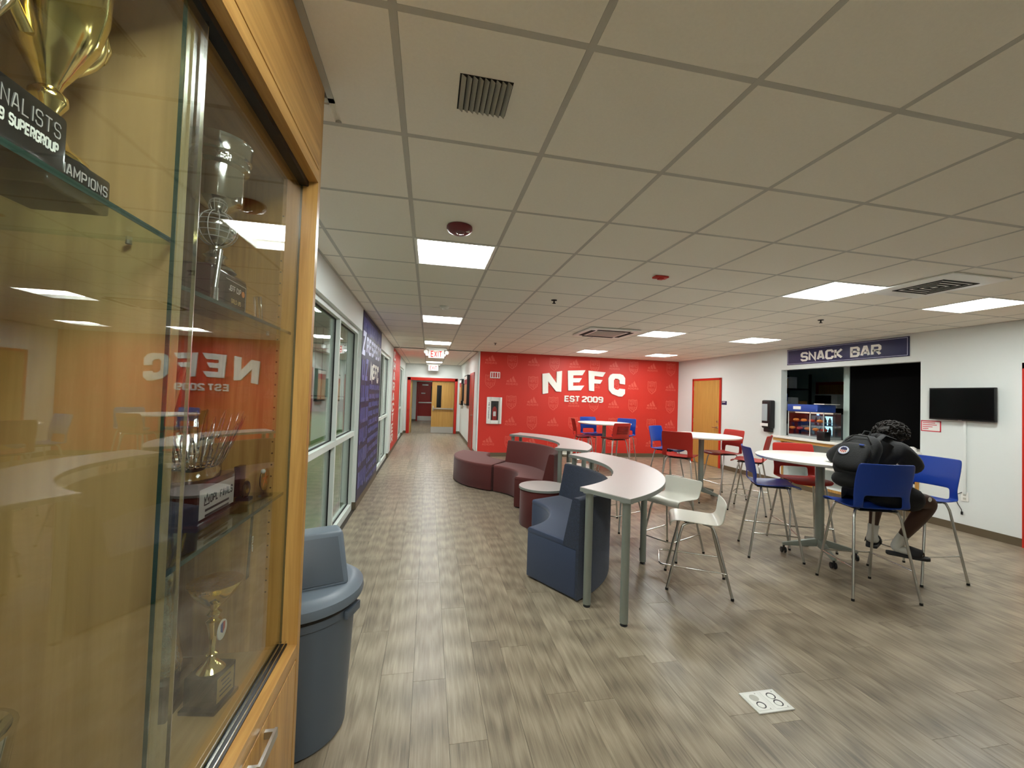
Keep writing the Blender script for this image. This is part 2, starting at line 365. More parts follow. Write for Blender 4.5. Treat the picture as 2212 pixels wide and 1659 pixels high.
# ================================================================ FLOOR
fl = MB().box(XL-.3, XR+.3, YF-.2, YN+.2, -.12, -.004).box(XL-.3, XC+.2, YN+.2, 24.4, -.12, -.004)
floor = structure(fl, 'floor', 'subfloor', origin=(0, 0, -.12))
PW, PL = .178, 1.22
rects = []
i = 0; x = XL
while x < XR-.01:
    x1 = min(x+PW, XR); off = (i*.43+.17*((i*7) % 5)) % PL; y = YF-PL+off
    ymax = 23.8 if x < XC-.02 else YN
    while y < ymax:
        a, b = max(y, YF), min(y+PL, ymax)
        if b-a > .02: rects.append((x, x1, a, b))
        y += PL
    x = x1; i += 1
def inview(r):
    for sx in (0, .5, 1):
        for sy in (0, .5, 1):
            d = Vector((r[0]+(r[1]-r[0])*sx, r[2]+(r[3]-r[2])*sy, -EYE)); zc = d.dot(fw)
            if zc > .1 and abs(d.dot(RI)/zc*F_PX) < 1160 and abs(d.dot(UP)/zc*F_PX) < 880 and not (r[1] < -.42 and r[2] < 1.6): return True
    return False
vis = sorted([r for r in rects if inview(r)], key=lambda r: (r[0]+r[1])**2/4+(r[2]+r[3])**2/4)
near = set(vis[:300]); cache = {}; g = .0008; far = MB()
for r in rects:
    if r in near:
        k = (round(r[1]-r[0], 4), round(r[3]-r[2], 4))
        if k not in cache:
            m_ = MB(); w_, l_ = k; m_.add([(g, g, 0), (w_-g, g, 0), (w_-g, l_-g, 0), (g, l_-g, 0), (0, 0, -.004), (w_, 0, -.004), (w_, l_, -.004), (0, l_, -.004)],
                                         [(0, 1, 2, 3), (0, 4, 5, 1), (1, 5, 6, 2), (2, 6, 7, 3), (3, 7, 4, 0)])
            cache[k] = mesh(m_, 'floor_plank'); cache[k].materials.append(MATS['vinyl_plank'])
        o = bpy.data.objects.new('floor_plank', cache[k]); COL.objects.link(o); o.parent = floor; o.location = Vector((r[0], r[2], 0))-ORG[floor]
    else:
        far.add([(r[0]+g, r[2]+g, 0), (r[1]-g, r[2]+g, 0), (r[1]-g, r[3]-g, 0), (r[0]+g, r[3]-g, 0)], [(0, 1, 2, 3)])
part(far, 'floor_planking', 'vinyl_plank', floor, kind='stuff')

# ================================================================ CEILING
LCELLS = [(c, r) for r in (2, 7, 12) for c in (0, 6, 9)]+[(0, 17), (0, 22)]+[(0, -3), (0, -8)]
cl = MB().box(XL-.3, XR+.3, YF-.2, YN+.2, CEIL+.14, CEIL+.2).box(XL-.3, XC+.2, YN+.2, YE+.1, CEIL+.14, CEIL+.2)
ceiling = structure(cl, 'ceiling', 'plenum', origin=(0, 0, CEIL))
occupied = set(LCELLS)
tcache = {}; fart = MB()
def tile(x0, x1, y0, y1, show=True):
    k = (round(x1-x0, 3), round(y1-y0, 3)); e = .006
    if k[0] < .04 or k[1] < .04: return
    if show:
        if k not in tcache:
            w_, l_ = k; m_ = MB(); b = .013
            m_.add([(b, b, -.002), (w_-b, b, -.002), (w_-b, l_-b, -.002), (b, l_-b, -.002), (b-.002, b-.002, .006), (w_-b+.002, b-.002, .006), (w_-b+.002, l_-b+.002, .006), (b-.002, l_-b+.002, .006), (0, 0, .012), (w_, 0, .012), (w_, l_, .012), (0, l_, .012)],
                   [(3, 2, 1, 0), (0, 1, 5, 4), (1, 2, 6, 5), (2, 3, 7, 6), (3, 0, 4, 7), (4, 5, 9, 8), (5, 6, 10, 9), (6, 7, 11, 10), (7, 4, 8, 11)])
            tcache[k] = mesh(m_, 'ceiling_tile'); tcache[k].materials.append(MATS['ceil_tile'])
        o = bpy.data.objects.new('ceiling_tile', tcache[k]); COL.objects.link(o); o.parent = ceiling; o.location = (x0, y0, .002)
    else:
        fart.add([(x0+.012, y0+.012, CEIL), (x0+.012, y1-.012, CEIL), (x1-.012, y1-.012, CEIL), (x1-.012, y0+.012, CEIL)], [(0, 1, 2, 3)])
xs = [XL]+[gx(k) for k in range(-1, 12)]+[XR]
for ci in range(len(xs)-1):
    cidx = ci-2
    for rj in range(-9, 25):
        y0, y1 = gy(rj), gy(rj+1); y0 = max(y0, YF)
        corr = xs[ci+1] <= XC+.62 and y0 > YN-.3
        ymax = YE if corr else YN; xb = min(xs[ci+1], XC) if corr and y0 >= YN-.05 else xs[ci+1]
        if y0 >= ymax or (cidx, rj) in occupied: continue
        y1 = min(y1, ymax); 
        if xs[ci] >= xb: continue
        if xs[ci] < -.45 and y0 < 1.55 and y1 < 1.9:
            if y1 > 1.75: tile(xs[ci], min(xb, -.41), 1.7, y1)
            if xb <= -.43: continue
            tile(max(xs[ci], -.41), xb, y0, y1, y0 > -.2); continue
        tile(xs[ci], xb, y0, y1, y0 > -.2)
part(fart, 'ceiling_tiling', 'ceil_tile', ceiling, kind='stuff')
bw = .012
for k in range(-1, 12):
    xk = gx(k); ye = YE if xk < XC-.05 else YN; ys = 1.66 if xk < -.43 else YF
    part(MB().box(xk-bw, xk+bw, ys, ye, CEIL-.0005, CEIL+.03), 'grid_runner', 'tbar', ceiling)
for j in range(-8, 25):
    yj = gy(j); xe = XR if yj < YN else XC
    if yj > YE: break
    if yj > YF: part(MB().box(XL if yj > 1.66 else -.41, xe, yj-bw, yj+bw, CEIL-.0002, CEIL+.028), 'cross_tee', 'tbar', ceiling)
an = MB()
for a, b, c, d in ((XL, XL+.022, 1.69, YE), (XR-.022, XR, YF, YN), (XC, XR, YN-.022, YN), (XC-.022, XC, YN, YE), (XL, XC, YE-.022, YE)): an.box(a, b, c, d, CEIL-.002, CEIL+.02)
part(an, 'wall_angle', 'tbar', ceiling)
part(MB().box(-.42, -.398, YF, 1.695, CEIL-.004, CEIL+.02).box(XL, -.398, 1.668, 1.695, CEIL-.004, CEIL+.02), 'cabinet_angle', 'tbar', ceiling)

# ---------------------------------------------------------------- light fittings
def troffer():
    t = thing('ceiling_light', (0, 0, 0), 'x', 'ceiling light')
    a, z1 = T-.002, .085
    fr = MB()
    for x0, x1, y0, y1 in ((0, a, 0, .02), (0, a, a-.02, a), (0, .02, .02, a-.02), (a-.02, a, .02, a-.02)): fr.box(x0, x1, y0, y1, -.004, .01)
    part(fr, 'frame', 'fixture_white', t, local=True)
    h = MB(); i0 = .018; b = a-.018; zt = .055; ym = .39
    h.box(i0, b, i0, b, zt, zt+.01).box(i0, i0+.004, i0, b, .0, zt).box(b-.004, b, i0, b, .0, zt).box(i0, b, i0, i0+.004, .0, zt).box(i0, b, b-.004, b, .0, zt)
    part(h, 'housing', 'fixture_white', t, local=True)
    part(MB().box(i0+.006, b-.006, i0+.006, ym, .008, zt-.001), 'diffuser', 'lens', t, local=True)
    return t
tro = troffer(); first = True
for c, r in LCELLS:
    o = tro if first else copy_tree(tro); first = False
    o.location = (gx(c)+.001, gy(r)+.001, CEIL)
    L_ = {(0, 2): 'next to the round maroon alarm strobe', (0, 7): 'beside the small white smoke detector in the corridor', (0, 12): 'just before the exit sign with lamp heads', (0, 17): 'between the two hanging exit signs', (0, 22): 'just before the exit sign over the double doors',
          (6, 2): 'beside the square supply air diffuser', (6, 7): 'beside the air conditioning cassette', (6, 12): 'closest to the raised letters on the red wall', (9, 2): 'between the supply air diffuser and the television wall', (9, 7): 'before the left end of the snack bar sign', (9, 12): 'closest to the corner with the wooden door',
          (0, -3): 'beside the glass doors of the trophy cabinet', (0, -8): 'past the trophy cabinet, by the plain front wall'}
    tag(o, 'square recessed ceiling light '+L_[(c, r)], 'ceiling light', 'ceiling lights in the tile grid')

# ---------------------------------------------------------------- ceiling devices
v = thing('ceiling_vent', (.161, 1.52, CEIL), 'small square louvred return air grille set in a ceiling tile', 'vent')
part(MB().box(.066, .256, 1.428, 1.612, CEIL-.001, CEIL+.0), 'backing', 'dark_slot', v)
for k in range(9):
    xk = .076+k*.0205; M = Matrix.Rotation(radians(38), 3, 'Y')
    part(MB().obox((xk+.004, 1.52, CEIL-.006), (.019, .18, .0025), M), 'louver', 'louver', v)
def cone_dev(name, c, prof, m, label, cat): return single(MB().lathe([(r, c[2]+z) for r, z in prof], 24, (c[0], c[1], 0)), name, m, label, cat, ang=50, origin=c)
hs = thing('horn_strobe', (.161, 2.769, CEIL), 'round maroon fire alarm strobe with clear lens on the ceiling', 'fire alarm')
part(MB().lathe([(.085, CEIL-.002), (.086, CEIL-.018), (.075, CEIL-.034), (.05, CEIL-.046), (.0, CEIL-.048)], 28, (.161, 2.769, 0)), 'body', 'alarm_maroon', hs, ang=50)
part(MB().sphere((.165, 2.735, CEIL-.046), .026, 14, 8, (1.2, .8, .7)), 'lens', 'clear_plastic', hs, ang=60)
part(MB().box(.185, .225, 2.73, 2.742, CEIL-.044, CEIL-.03), 'stripe', 'letter_white', hs)
cone_dev('smoke_detector', (.156, 5.368, CEIL), [(.06, -.002), (.06, -.02), (.045, -.034), (.03, -.036), (.028, -.05), (0, -.052)], 'fixture_white', 'small white round smoke detector on the corridor ceiling', 'smoke detector')
for x, y, l in ((1.375, 4.582, 'small dark pendant sprinkler head in the ceiling above the curved counters'), (4.965, 4.504, 'small dark pendant sprinkler head in the ceiling before the snack bar sign'), (1.37, 8.856, 'small dark pendant sprinkler head in the ceiling near the red wall corner')):
    single(MB().lathe([(.034, CEIL-.001), (.034, CEIL-.006), (.008, CEIL-.008), (.008, CEIL-.035), (.02, CEIL-.037), (.02, CEIL-.041), (0, CEIL-.042)], 16, (x, y, 0)), 'sprinkler', 'dark_slot', l, 'sprinkler', 'ceiling sprinklers', ang=40)
st = thing('ceiling_strobe', (2.003, 3.385, CEIL), 'small flat red rectangular alarm strobe on the ceiling above the room middle', 'fire alarm')
part(MB().box(1.94, 2.066, 3.35, 3.42, CEIL-.018, CEIL-.002), 'base', 'alarm_red', st, bevel=.004); part(MB().box(1.98, 2.026, 3.365, 3.405, CEIL-.03, CEIL-.018), 'lens', 'alarm_red', st, bevel=.005)
ac = thing('ceiling_cassette', (2.86, 6.5, CEIL), 'white four-way air conditioning cassette on the ceiling', 'air conditioner')
ax, ay, hw = 2.87, 6.52, .43
part(MB().box(ax-hw, ax+hw, ay-hw, ay+hw, CEIL-.035, CEIL-.003), 'panel', 'fixture_white', ac, bevel=.02, seg=3)
part(MB().box(ax-.24, ax+.24, ay-.24, ay+.24, CEIL-.041, CEIL-.034), 'intake_grille', 'louver', ac, bevel=.004)
for k in range(4):
    M = Matrix.Rotation(k*pi/2, 3, 'Z'); c = Vector((ax, ay, CEIL-.036))+M @ Vector((0, .33, 0))
    part(MB().obox(c, (.56, .075, .008), M), 'air_slot', 'dark_slot', ac)
df = thing('ceiling_diffuser', (gx(7)+.3, gy(1)+.3, CEIL), 'square white supply air diffuser with nested dark slots in the ceiling', 'vent')
dx, dy = gx(7)+.305, gy(1)+.47
part(MB().box(dx-.33, dx+.3, dy-.35, dy+.35, CEIL-.014, CEIL-.002), 'plate', 'fixture_white', df, bevel=.004)
for q in (.2, .15, .1, .05):
    rg = MB()
    for a, b, c, d in ((-q, q, -q, -q+.022), (-q, q, q-.022, q), (-q, -q+.022, -q, q), (q-.022, q, -q, q)): rg.box(dx+a, dx+b, dy+c, dy+d, CEIL-.018, CEIL-.012)
    part(rg, 'slot_ring', 'dark_slot', df)
def exit_sign(y, x, zt, heads, label):
    t = thing('exit_sign', (x, y, zt), label, 'exit sign')
    part(MB().box(x-.25, x+.25, y-.05, y+.05, zt-.07, zt), 'canopy', 'exit_white', t, bevel=.012)
    part(MB().box(x-.19, x+.19, y-.03, y+.03, zt-.27, zt-.07), 'housing', 'exit_white', t, bevel=.01)
    part(MB().box(x-.15, x+.15, y-.033, y-.031, zt-.25, zt-.09), 'face', 'letter_white', t)
    m_ = MB(); text(m_, 'EXIT', (x-.135, y-.034, zt-.245), (1, 0, 0), (0, 0, 1), (0, -1, 0), .15, .27, 1.1, 0, .002); part(m_, 'lettering', 'exit_red', t, label='glowing red letters reading EXIT')
    if heads:
        for s in (-1, 1):
            M = Matrix.Rotation(pi/2, 3, 'X'); part(MB().lathe([(.02, 0), (.05, .03), (.05, .08), (.03, .09), (0, .09)], 16, (x+s*.25, y, zt-.13), M), 'lamp_head', 'exit_white', t, ang=40)
exit_sign(10.35, .15, CEIL, True, 'lit EXIT sign with emergency lamp heads hanging in the corridor')
exit_sign(16.3, .14, CEIL, False, 'lit EXIT sign without lamp heads above the far corridor doors')

# ================================================================ WALLS
W1 = (2.55, 5.94); W2 = (8.2, 10.5); W3 = (13.62, 15.76); ZO = 2.415
wl = MB()
prev = YF
for a, b in (W1, W2, W3):
    wl.box(XL-.2, XL, prev, a, 0, CEIL+.15); wl.box(XL-.2, XL, a, b, ZO, CEIL+.15); prev = b
wl.box(XL-.2, XL, prev, YE+.15, 0, CEIL+.15)
structure(wl, 'wall_left', 'wall_white', origin=(0, 0, 0))
SB = (4.76, 7.21, .98, 2.31); NI = (4.80, 7.13, .12, .9)
wr = MB().box(XR, XR+.14, YF, SB[0], 0, CEIL+.15).box(XR, XR+.14, SB[1], YN+.1, 0, CEIL+.15).box(XR, XR+.14, SB[0], SB[1], SB[3], CEIL+.15)
wr.box(XR, XR+.14, SB[0], SB[1], 0, NI[2]).box(XR, XR+.14, SB[0], SB[1], NI[3], .94).box(XR, XR+.14, SB[0], NI[0], NI[2], NI[3]).box(XR, XR+.14, NI[1], SB[1], NI[2], NI[3])
structure(wr, 'wall_right', 'wall_white', origin=(0, 0, 0))
wb = structure(MB().box(XC, XR+.14, YN, YN+.14, 0, CEIL+.15), 'wall_back', 'wall_red', origin=(0, 0, 0))
structure(MB().box(XC, XC+.14, YN+.14, YE+.1, 0, CEIL+.15).box(XC, XC+.02, YN, YN+.14, 0, CEIL+.15), 'wall_corridor', 'wall_white', origin=(0, 0, 0))
structure(MB().box(XC-.006, XC+.035, YN-.004, YN, .1, CEIL).box(XC-.006, XC, YN-.004, YN+.06, .1, CEIL), 'trim_1', 'wall_white')
structure(MB().box(XL-.2, XR+.14, YF-.14, YF, 0, CEIL+.15), 'wall_front', 'wall_white', origin=(0, 0, 0))
DO = (-.70, 1.01, 2.07)
we = MB().box(XL-.2, DO[0], YE, YE+.13, 0, CEIL+.15).box(DO[1], XC+.14, YE, YE+.13, 0, CEIL+.15).box(DO[0], DO[1], YE, YE+.13, DO[2], CEIL+.15)
structure(we, 'wall_end', 'wall_white', origin=(0, 0, 0))
# vestibule past the double doors
vs = MB().box(-1.12, -.98, YE+.13, 23.9, 0, 2.7).box(1.36, 1.5, YE+.13, 23.9, 0, 2.7).box(-1.12, 1.5, 23.75, 23.9, 0, 2.7)
structure(vs, 'wall_vestibule', 'wall_white', origin=(0, 0, 0))
structure(MB().box(-1.12, 1.5, YE+.13, 23.9, 2.62, 2.7), 'ceiling_vestibule', 'ceil_tile')
o = copy_tree(tro); o.location = (-.2, 19.2, 2.53); tag(o, 'square ceiling light in the vestibule beyond the double doors', 'ceiling light')
# baseboards
bb = MB().box(XR-.008, XR, YF, 8.93, 0, .1).box(XR-.008, XR, 10.05, YN, 0, .1); structure(bb, 'baseboard_right', 'baseboard', origin=(XR, 0, 0))
structure(MB().box(XC, XR-.008, YN-.008, YN, 0, .1), 'baseboard_back', 'baseboard')
structure(MB().box(XC-.008, XC, YN, 11.6, 0, .1).box(XC-.008, XC, 12.75, YE, 0, .1), 'baseboard_corridor', 'baseboard')
structure(MB().box(XL, -.81, YE-.008, YE, 0, .1).box(1.1, XC-.008, YE-.008, YE, 0, .1), 'baseboard_end', 'baseboard')
bl = MB()
for a, b in ((1.65, W1[0]), (W1[1], W2[0]), (W2[1], W3[0]), (W3[1], YE)): bl.box(XL, XL+.008, a, b, 0, .1)
for a in (W1[1], W2[1], W3[1]): bl.box(XL-.05, XL+.008, a-.008, a, 0, .1)
structure(bl, 'baseboard_left', 'baseboard', origin=(XL, 0, 0))
structure(MB().box(-.98, 1.36, 23.735, 23.75, 0, .1).box(-.98, -.965, YE+.13, 23.75, 0, .1), 'baseboard_vestibule', 'baseboard')

# ---------------------------------------------------------------- storefront windows
def storefront(n, y0, y1, mull):
    X0, X1 = XL-.15, XL-.045; fr = .05
    w_ = structure(MB().box(X0, X1, y0, y1, ZO-fr, ZO).box(X0, X1, y0, y1, .0, .085), 'window_%d' % n, 'alu_frame', origin=((X0+X1)/2, (y0+y1)/2, 0))
    ys = [y0+.025]+mull+[y1-.025]
    for yy in ys: part(MB().box(X0, X1, yy-.025, yy+.025, .085, ZO-fr), 'mullion', 'alu_frame', w_)
    for a, b in zip(ys[:-1], ys[1:]): part(MB().box(X0, X1+.004, a+.025, b-.025, 1.0, 1.06), 'rail', 'alu_frame', w_)
    xg = (X0+X1)/2
    for a, b in zip(ys[:-1], ys[1:]):
        for z0, z1 in ((.085, 1.0), (1.06, ZO-fr)):
            part(MB().box(xg-.006, xg+.006, a+.025, b-.025, z0, z1), 'pane', 'window_glass', w_)
            gk = MB(); e = .012
            for p, q, r_, s_ in ((a+.025, a+.025+e, z0, z1), (b-.025-e, b-.025, z0, z1), (a+.025, b-.025, z0, z0+e), (a+.025, b-.025, z1-e, z1)): gk.box(xg-.012, xg+.012, p, q, r_, s_)
            part(gk, 'gasket', 'gasket', w_)
storefront(1, W1[0], W1[1], [3.64, 4.76]); storefront(2, W2[0], W2[1], [9.35]); storefront(3, W3[0], W3[1], [14.69])

# ---------------------------------------------------------------- playing hall behind the glass
structure(MB().box(-26, XL-.2, -8, 32, -.1, -.005), 'floor_field', 'turf', origin=(-13, 12, -.1))
structure(MB().box(-26, XL-.21, 31.8, 32, 0, 6).box(-26, -25.8, -8, 32, 0, 6).box(-26, XL-.21, -8, -7.8, 0, 6), 'wall_field', 'hall_wall', origin=(-13, 32, 0))
structure(MB().box(-26, XL-.2, -8, 32, 6, 6.1), 'ceiling_field', 'hall_wall')
structure(MB().box(-25.8, XL-.22, 31.7, 31.8, 0, .9).box(-25.8, -25.7, -7.8, 31.8, 0, .9), 'trim_field', 'hall_pad', origin=(-13, 31.7, 0))
nm = MB(); random.seed(3)
for k in range(46):
    yy = 31.4-random.random()*.3; xx = -2.2-k*.42-random.random()*.2
    nm.tube([(xx, yy, .0), (xx+random.uniform(-.05, .05), yy, 3), (xx, yy, 5.9)], .012+.02*random.random(), 5)
for zz in (1.1, 4.2, 4.45): nm.tube([(-22, 31.3, zz), (-2, 31.3, zz)], .03, 5)
tag(single(nm, 'hanging_net', 'net', 'dark netting ropes hanging before the far wall of the indoor field', 'net', kind='stuff'))
for k, (x, y) in enumerate(((-6, 8), (-6, 16), (-6, 24), (-14, 12), (-14, 22))):
    o = thing('field_light', (x, y, 5.9), 'long bright lamp under the ceiling of the indoor field', 'ceiling light', 'lamps over the indoor field')
    part(MB().box(x-.3, x+.3, y-.8, y+.8, 5.9, 5.98), 'housing', 'fixture_white', o); part(MB().box(x-.26, x+.26, y-.76, y+.76, 5.885, 5.9), 'tube', 'hall_lamp', o)

# ---------------------------------------------------------------- wall graphics, left wall
col = thing('graphic_panel', (XL+.003, (W1[1]+W2[0])/2, .1), 'navy wall panel covered with a violet word cloud between two windows', 'wall graphic')
y0, y1 = W1[1]+.005, W2[0]-.005
part(MB().box(XL+.003, XL+.007, y0, y1, .1, CEIL-.01), 'backing', 'navy_print', col)
U, V, N_ = (0, 1, 0), (0, 0, 1), (1, 0, 0)
GP = XL+.007
for k, ch in enumerate('RESPECT'):
    m_ = MB(); text(m_, ch, (GP, 6.32+k*.266, 2.14), U, V, N_, .25, .225, 1.5, 0, .003); part(m_, 'letter', 'lilac_print', col)
m_ = MB(); text(m_, 'Z', (GP, y0, 2.1), U, V, N_, .34, .3, 1.8, 0, .003); part(m_, 'letter', 'lilac_print', col)
for k, ch in enumerate('NEFC'):
    ar = MB(); yk = 6.83+k*.27; d = (.05, .0, .0, .05)[k]; text(ar, ch, (GP, yk, 1.79-d), U, V, N_, .25+d, .23, 1.5, 0, .004); part(ar, 'letter', 'letter_white', col)
cloud = MB()
random.seed(11)
def blocks(y, z, w_, h):
    """one band of letter-like upright blocks"""
    a = y
    while a < y+w_-.04:
        lw = min(random.uniform(.07, .13), y+w_-a); t = random.choice('UILHN')
        if lw > .05: text(cloud, t, (GP, a, z), U, V, N_, h, lw, 1.7, 0, .0025)
        a += lw+.03
blocks(y0+.05, 2.42, 2.1, .24)
for z, h in ((1.45, .26), (1.15, .24), (.86, .24), (.55, .26), (.22, .28)): blocks(y0+.04, z, .75, h)
for z in (1.62, 1.47, 1.34, 1.2, 1.06, .93, .78, .63, .47, .31, .16): blocks(y0+.86, z, 1.3, .095)
text(cloud, 'U', (GP, y0+.05, 1.75), U, V, N_, .32, .22, 1.7, 0, .003); text(cloud, 'Z', (GP, y0+.36, 1.75), U, V, N_, .32, .25, 1.7, 0, .003)
part(cloud, 'word_cloud', 'violet_print', col, kind='stuff')
rp = thing('graphic_panel', (XL+.003, 12.25, .1), 'red wall panel with stacked white letters down its edge', 'wall graphic')
part(MB().box(XL+.003, XL+.007, 11.0, 13.5, .1, CEIL-.01), 'backing', 'wall_red', rp)
for k, ch in enumerate('CHARACTER'):
    m_ = MB(); text(m_, ch, (GP, 11.03, 2.42-k*.27), U, V, N_, .235, .62, 1.5, 0, .004); part(m_, 'letter', 'letter_white', rp)

# ---------------------------------------------------------------- red wall: faint crests and stripe logos, raised letters
lo = MB(); cr = MB()
for k, hh in enumerate((.06, .115, .17)):
    xb = -.135+k*.09
    lo.prism([(xb, 0), (xb+.075, 0), (xb+.075-hh*.5, hh), (xb-.01-hh*.5+.03+(.02 if k else .0), hh*.62+.0)], (0, 0, 0), (1, 0, 0), (0, 0, 1), (0, -1, 0), 0, .0012)
text(lo, 'ADIDAS', (-.16, 0, -.075), (1, 0, 0), (0, 0, 1), (0, -1, 0), .055, .32, 1.5, 0, .0012)
out = [(-.125, .17), (-.07, .155), (0, .175), (.07, .155), (.125, .17), (.13, -.02), (.1, -.1), (0, -.18), (-.1, -.1), (-.13, -.02)]
for a, b in zip(out, out[1:]+out[:1]): stroke(cr, [a, b], .016, (0, 0, 0), (1, 0, 0), (0, 0, 1), (0, -1, 0), 0, .0012)
for k in range(5):
    xk = -.09+k*.045; stroke(cr, [(xk, -.02-.0*k), (xk+.03, -.09-.03*(2-abs(2-k)))], .018, (0, 0, 0), (1, 0, 0), (0, 0, 1), (0, -1, 0), 0, .0012)
text(cr, 'NEFC', (-.1, 0, .015), (1, 0, 0), (0, 0, 1), (0, -1, 0), .07, .2, 1.4, 0, .0012)
for k in range(4): stroke(cr, [(-.1, .1+k*.016), (.1, .1+k*.016)], .008, (0, 0, 0), (1, 0, 0), (0, 0, 1), (0, -1, 0), 0, .0012)
ml = mesh(lo, 'stripe_logo_print'); ml.materials.append(MATS['print_red']); mc = mesh(cr, 'crest_print'); mc.materials.append(MATS['print_red'])
for ix in range(10):
    for iz in range(5):
        x_ = 1.56+ix*.577; z_ = .36+iz*.53
        if 1.4 < x_ < 1.95 and .8 < z_ < 1.6: continue
        s = (ix+iz) % 2
        inst(mc if s else ml, 'crest_print' if s else 'stripe_logo_print', wb, (x_, YN-.0004, z_))
def crop1(p): return ony(960+p[0]/3.687, 700+p[1]/3.687, YN)
sg = thing('wall_lettering', (4.15, YN, 1.46), 'large raised white club letters reading NEFC and EST 2009 on the red wall', 'wall sign')
LET = {'N': [(778, 396), (832, 390), (890, 470), (892, 379), (935, 373), (928, 540), (886, 537), (824, 456), (824, 550), (780, 558)],
 'E': [(980, 371), (1121, 368), (1096, 409), (1024, 409), (1023, 431), (1092, 431), (1072, 465), (1022, 465), (1022, 492), (1111, 490), (1084, 528), (983, 530)],
 'F': [(1145, 371), (1281, 385), (1258, 421), (1192, 414), (1192, 440), (1256, 446), (1238, 476), (1190, 473), (1190, 535), (1148, 531)],
 'C': [(1338, 396), (1396, 398), (1420, 408), (1436, 432), (1435, 482), (1392, 475), (1392, 450), (1380, 438), (1358, 434), (1346, 448), (1346, 506), (1358, 520), (1382, 526), (1392, 514), (1435, 520), (1434, 556), (1412, 578), (1385, 577), (1330, 556), (1305, 524), (1303, 432), (1318, 405)]}
for ch, pl in LET.items():
    pts = [crop1(p) for p in pl]
    part(MB().prism([(p.x, p.z) for p in pts], (0, YN, 0), (1, 0, 0), (0, 0, 1), (0, -1, 0), 0, .035), 'letter', 'letter_white', sg, bevel=.003, seg=1)
x_ = 3.593
for word, xa, wd in (('EST', 3.593, .44), ('2009', 4.09, .615)):
    ws = [4.2 if ch == 'T' else 4 for ch in word]; kx = wd/(sum(ws)+2.0*(len(word)-1)+1.5); xx = xa
    for ch, cw in zip(word, ws):
        q = MB(); text(q, ch, (xx, YN, 1.48), (1, 0, 0), (0, 0, 1), (0, -1, 0), .165, (cw+1.5)*kx, 1.5, 0, .03); part(q, 'letter', 'letter_white', sg); xx += (cw+2.0)*kx

# ---------------------------------------------------------------- doors
def lever(d, c, n, along, m='steel'):
    q = MB(); c = Vector(c); n = Vector(n); a = Vector(along)
    q.tube([c, c+n*.012], .028, 14); q.tube([c, c+n*.05], .01, 8); q.tube([c+n*.05, c+n*.05+a*.12], .009, 8); part(q, 'lever_handle', m, d, ang=40)
# plain wooden door by the red wall (in the right wall)
d1 = structure(MB().box(XR-.03, XR, 10.0, 10.05, 0, 2.2).box(XR-.03, XR, 8.94, 8.99, 0, 2.2).box(XR-.03, XR, 8.94, 10.05, 2.15, 2.2), 'door_1', 'red_paint', origin=(XR, 9.5, 0), bevel=.004)
part(MB().box(XR-.018, XR-.001, 8.992, 9.998, .008, 2.148), 'leaf', 'door_wood', d1)
lever(d1, (XR-.018, 9.06, .98), (-1, 0, 0), (0, 1, 0)); part(MB().tube([(XR-.018, 9.06, 1.12), (XR-.03, 9.06, 1.12)], .022, 14), 'lock', 'steel', d1, ang=40)
for z in (.25, 1.1, 1.95): part(MB().box(XR-.024, XR-.016, 9.99, 10.004, z-.05, z+.05), 'hinge', 'steel', d1)
# red framed door at the right, mostly out of frame
d4 = structure(MB().box(XR-.03, XR, 3.62, 3.69, 0, 2.2).box(XR-.03, XR, 2.6, 2.67, 0, 2.2).box(XR-.03, XR, 2.6, 3.69, 2.13, 2.2), 'door_4', 'red_paint', origin=(XR, 3.2, 0))
part(MB().box(XR-.018, XR-.001, 2.672, 3.618, .008, 2.128), 'leaf', 'door_wood', d4)
# red door in the corridor wall
d2 = structure(MB().box(XC-.02, XC, 11.62, 11.68, 0, 2.22).box(XC-.02, XC, 12.68, 12.74, 0, 2.22).box(XC-.02, XC, 11.62, 12.74, 2.16, 2.22), 'door_2', 'red_paint', origin=(XC, 12.2, 0))
part(MB().box(XC-.012, XC-.001, 11.682, 12.678, .008, 2.158), 'leaf', 'door_red', d2); lever(d2, (XC-.012, 11.76, 1.0), (-1, 0, 0), (0, 1, 0))
# double door frame at the corridor end
d3 = structure(MB().box(DO[0]-.12, DO[0], YE-.03, YE+.13, 0, DO[2]+.11).box(DO[1], DO[1]+.1, YE-.03, YE+.13, 0, DO[2]+.11).box(DO[0]-.12, DO[1]+.1, YE-.03, YE+.13, DO[2], DO[2]+.11), 'door_3', 'red_paint', origin=(.15, YE, 0), bevel=.006)
lf = part(MB().box(.13, DO[1]-.005, YE+.08, YE+.125, .01, 1.99), 'door_leaf', 'door_wood', d3)
part(MB().box(.32, .5, YE+.072, YE+.08, 1.02, 1.9), 'vision_panel', 'screen', lf); part(MB().box(.13, DO[1]-.01, YE+.074, YE+.08, .015, .26), 'kick_plate', 'steel', lf)
part(MB().box(.13, DO[1]-.01, YE+.06, YE+.12, 1.99, DO[2]), 'transom_stop', 'door_wood', d3)
pb = MB().box(.2, .95, YE+.01, YE+.05, .955, 1.0); pb.box(.17, .22, YE+.0, YE+.08, .9, 1.08).box(.92, .96, YE+.02, YE+.08, .94, 1.01); part(pb, 'push_bar', 'steel', lf, bevel=.006)
l2 = part(MB().box(DO[0]+.005, DO[0]+.05, YE+.13, YE+1.0, .01, 2.04), 'door_leaf', 'door_wood', d3); part(MB().box(DO[0]+.05, DO[0]+.09, YE+.2, YE+.9, .96, 1.0), 'push_bar', 'steel', l2)
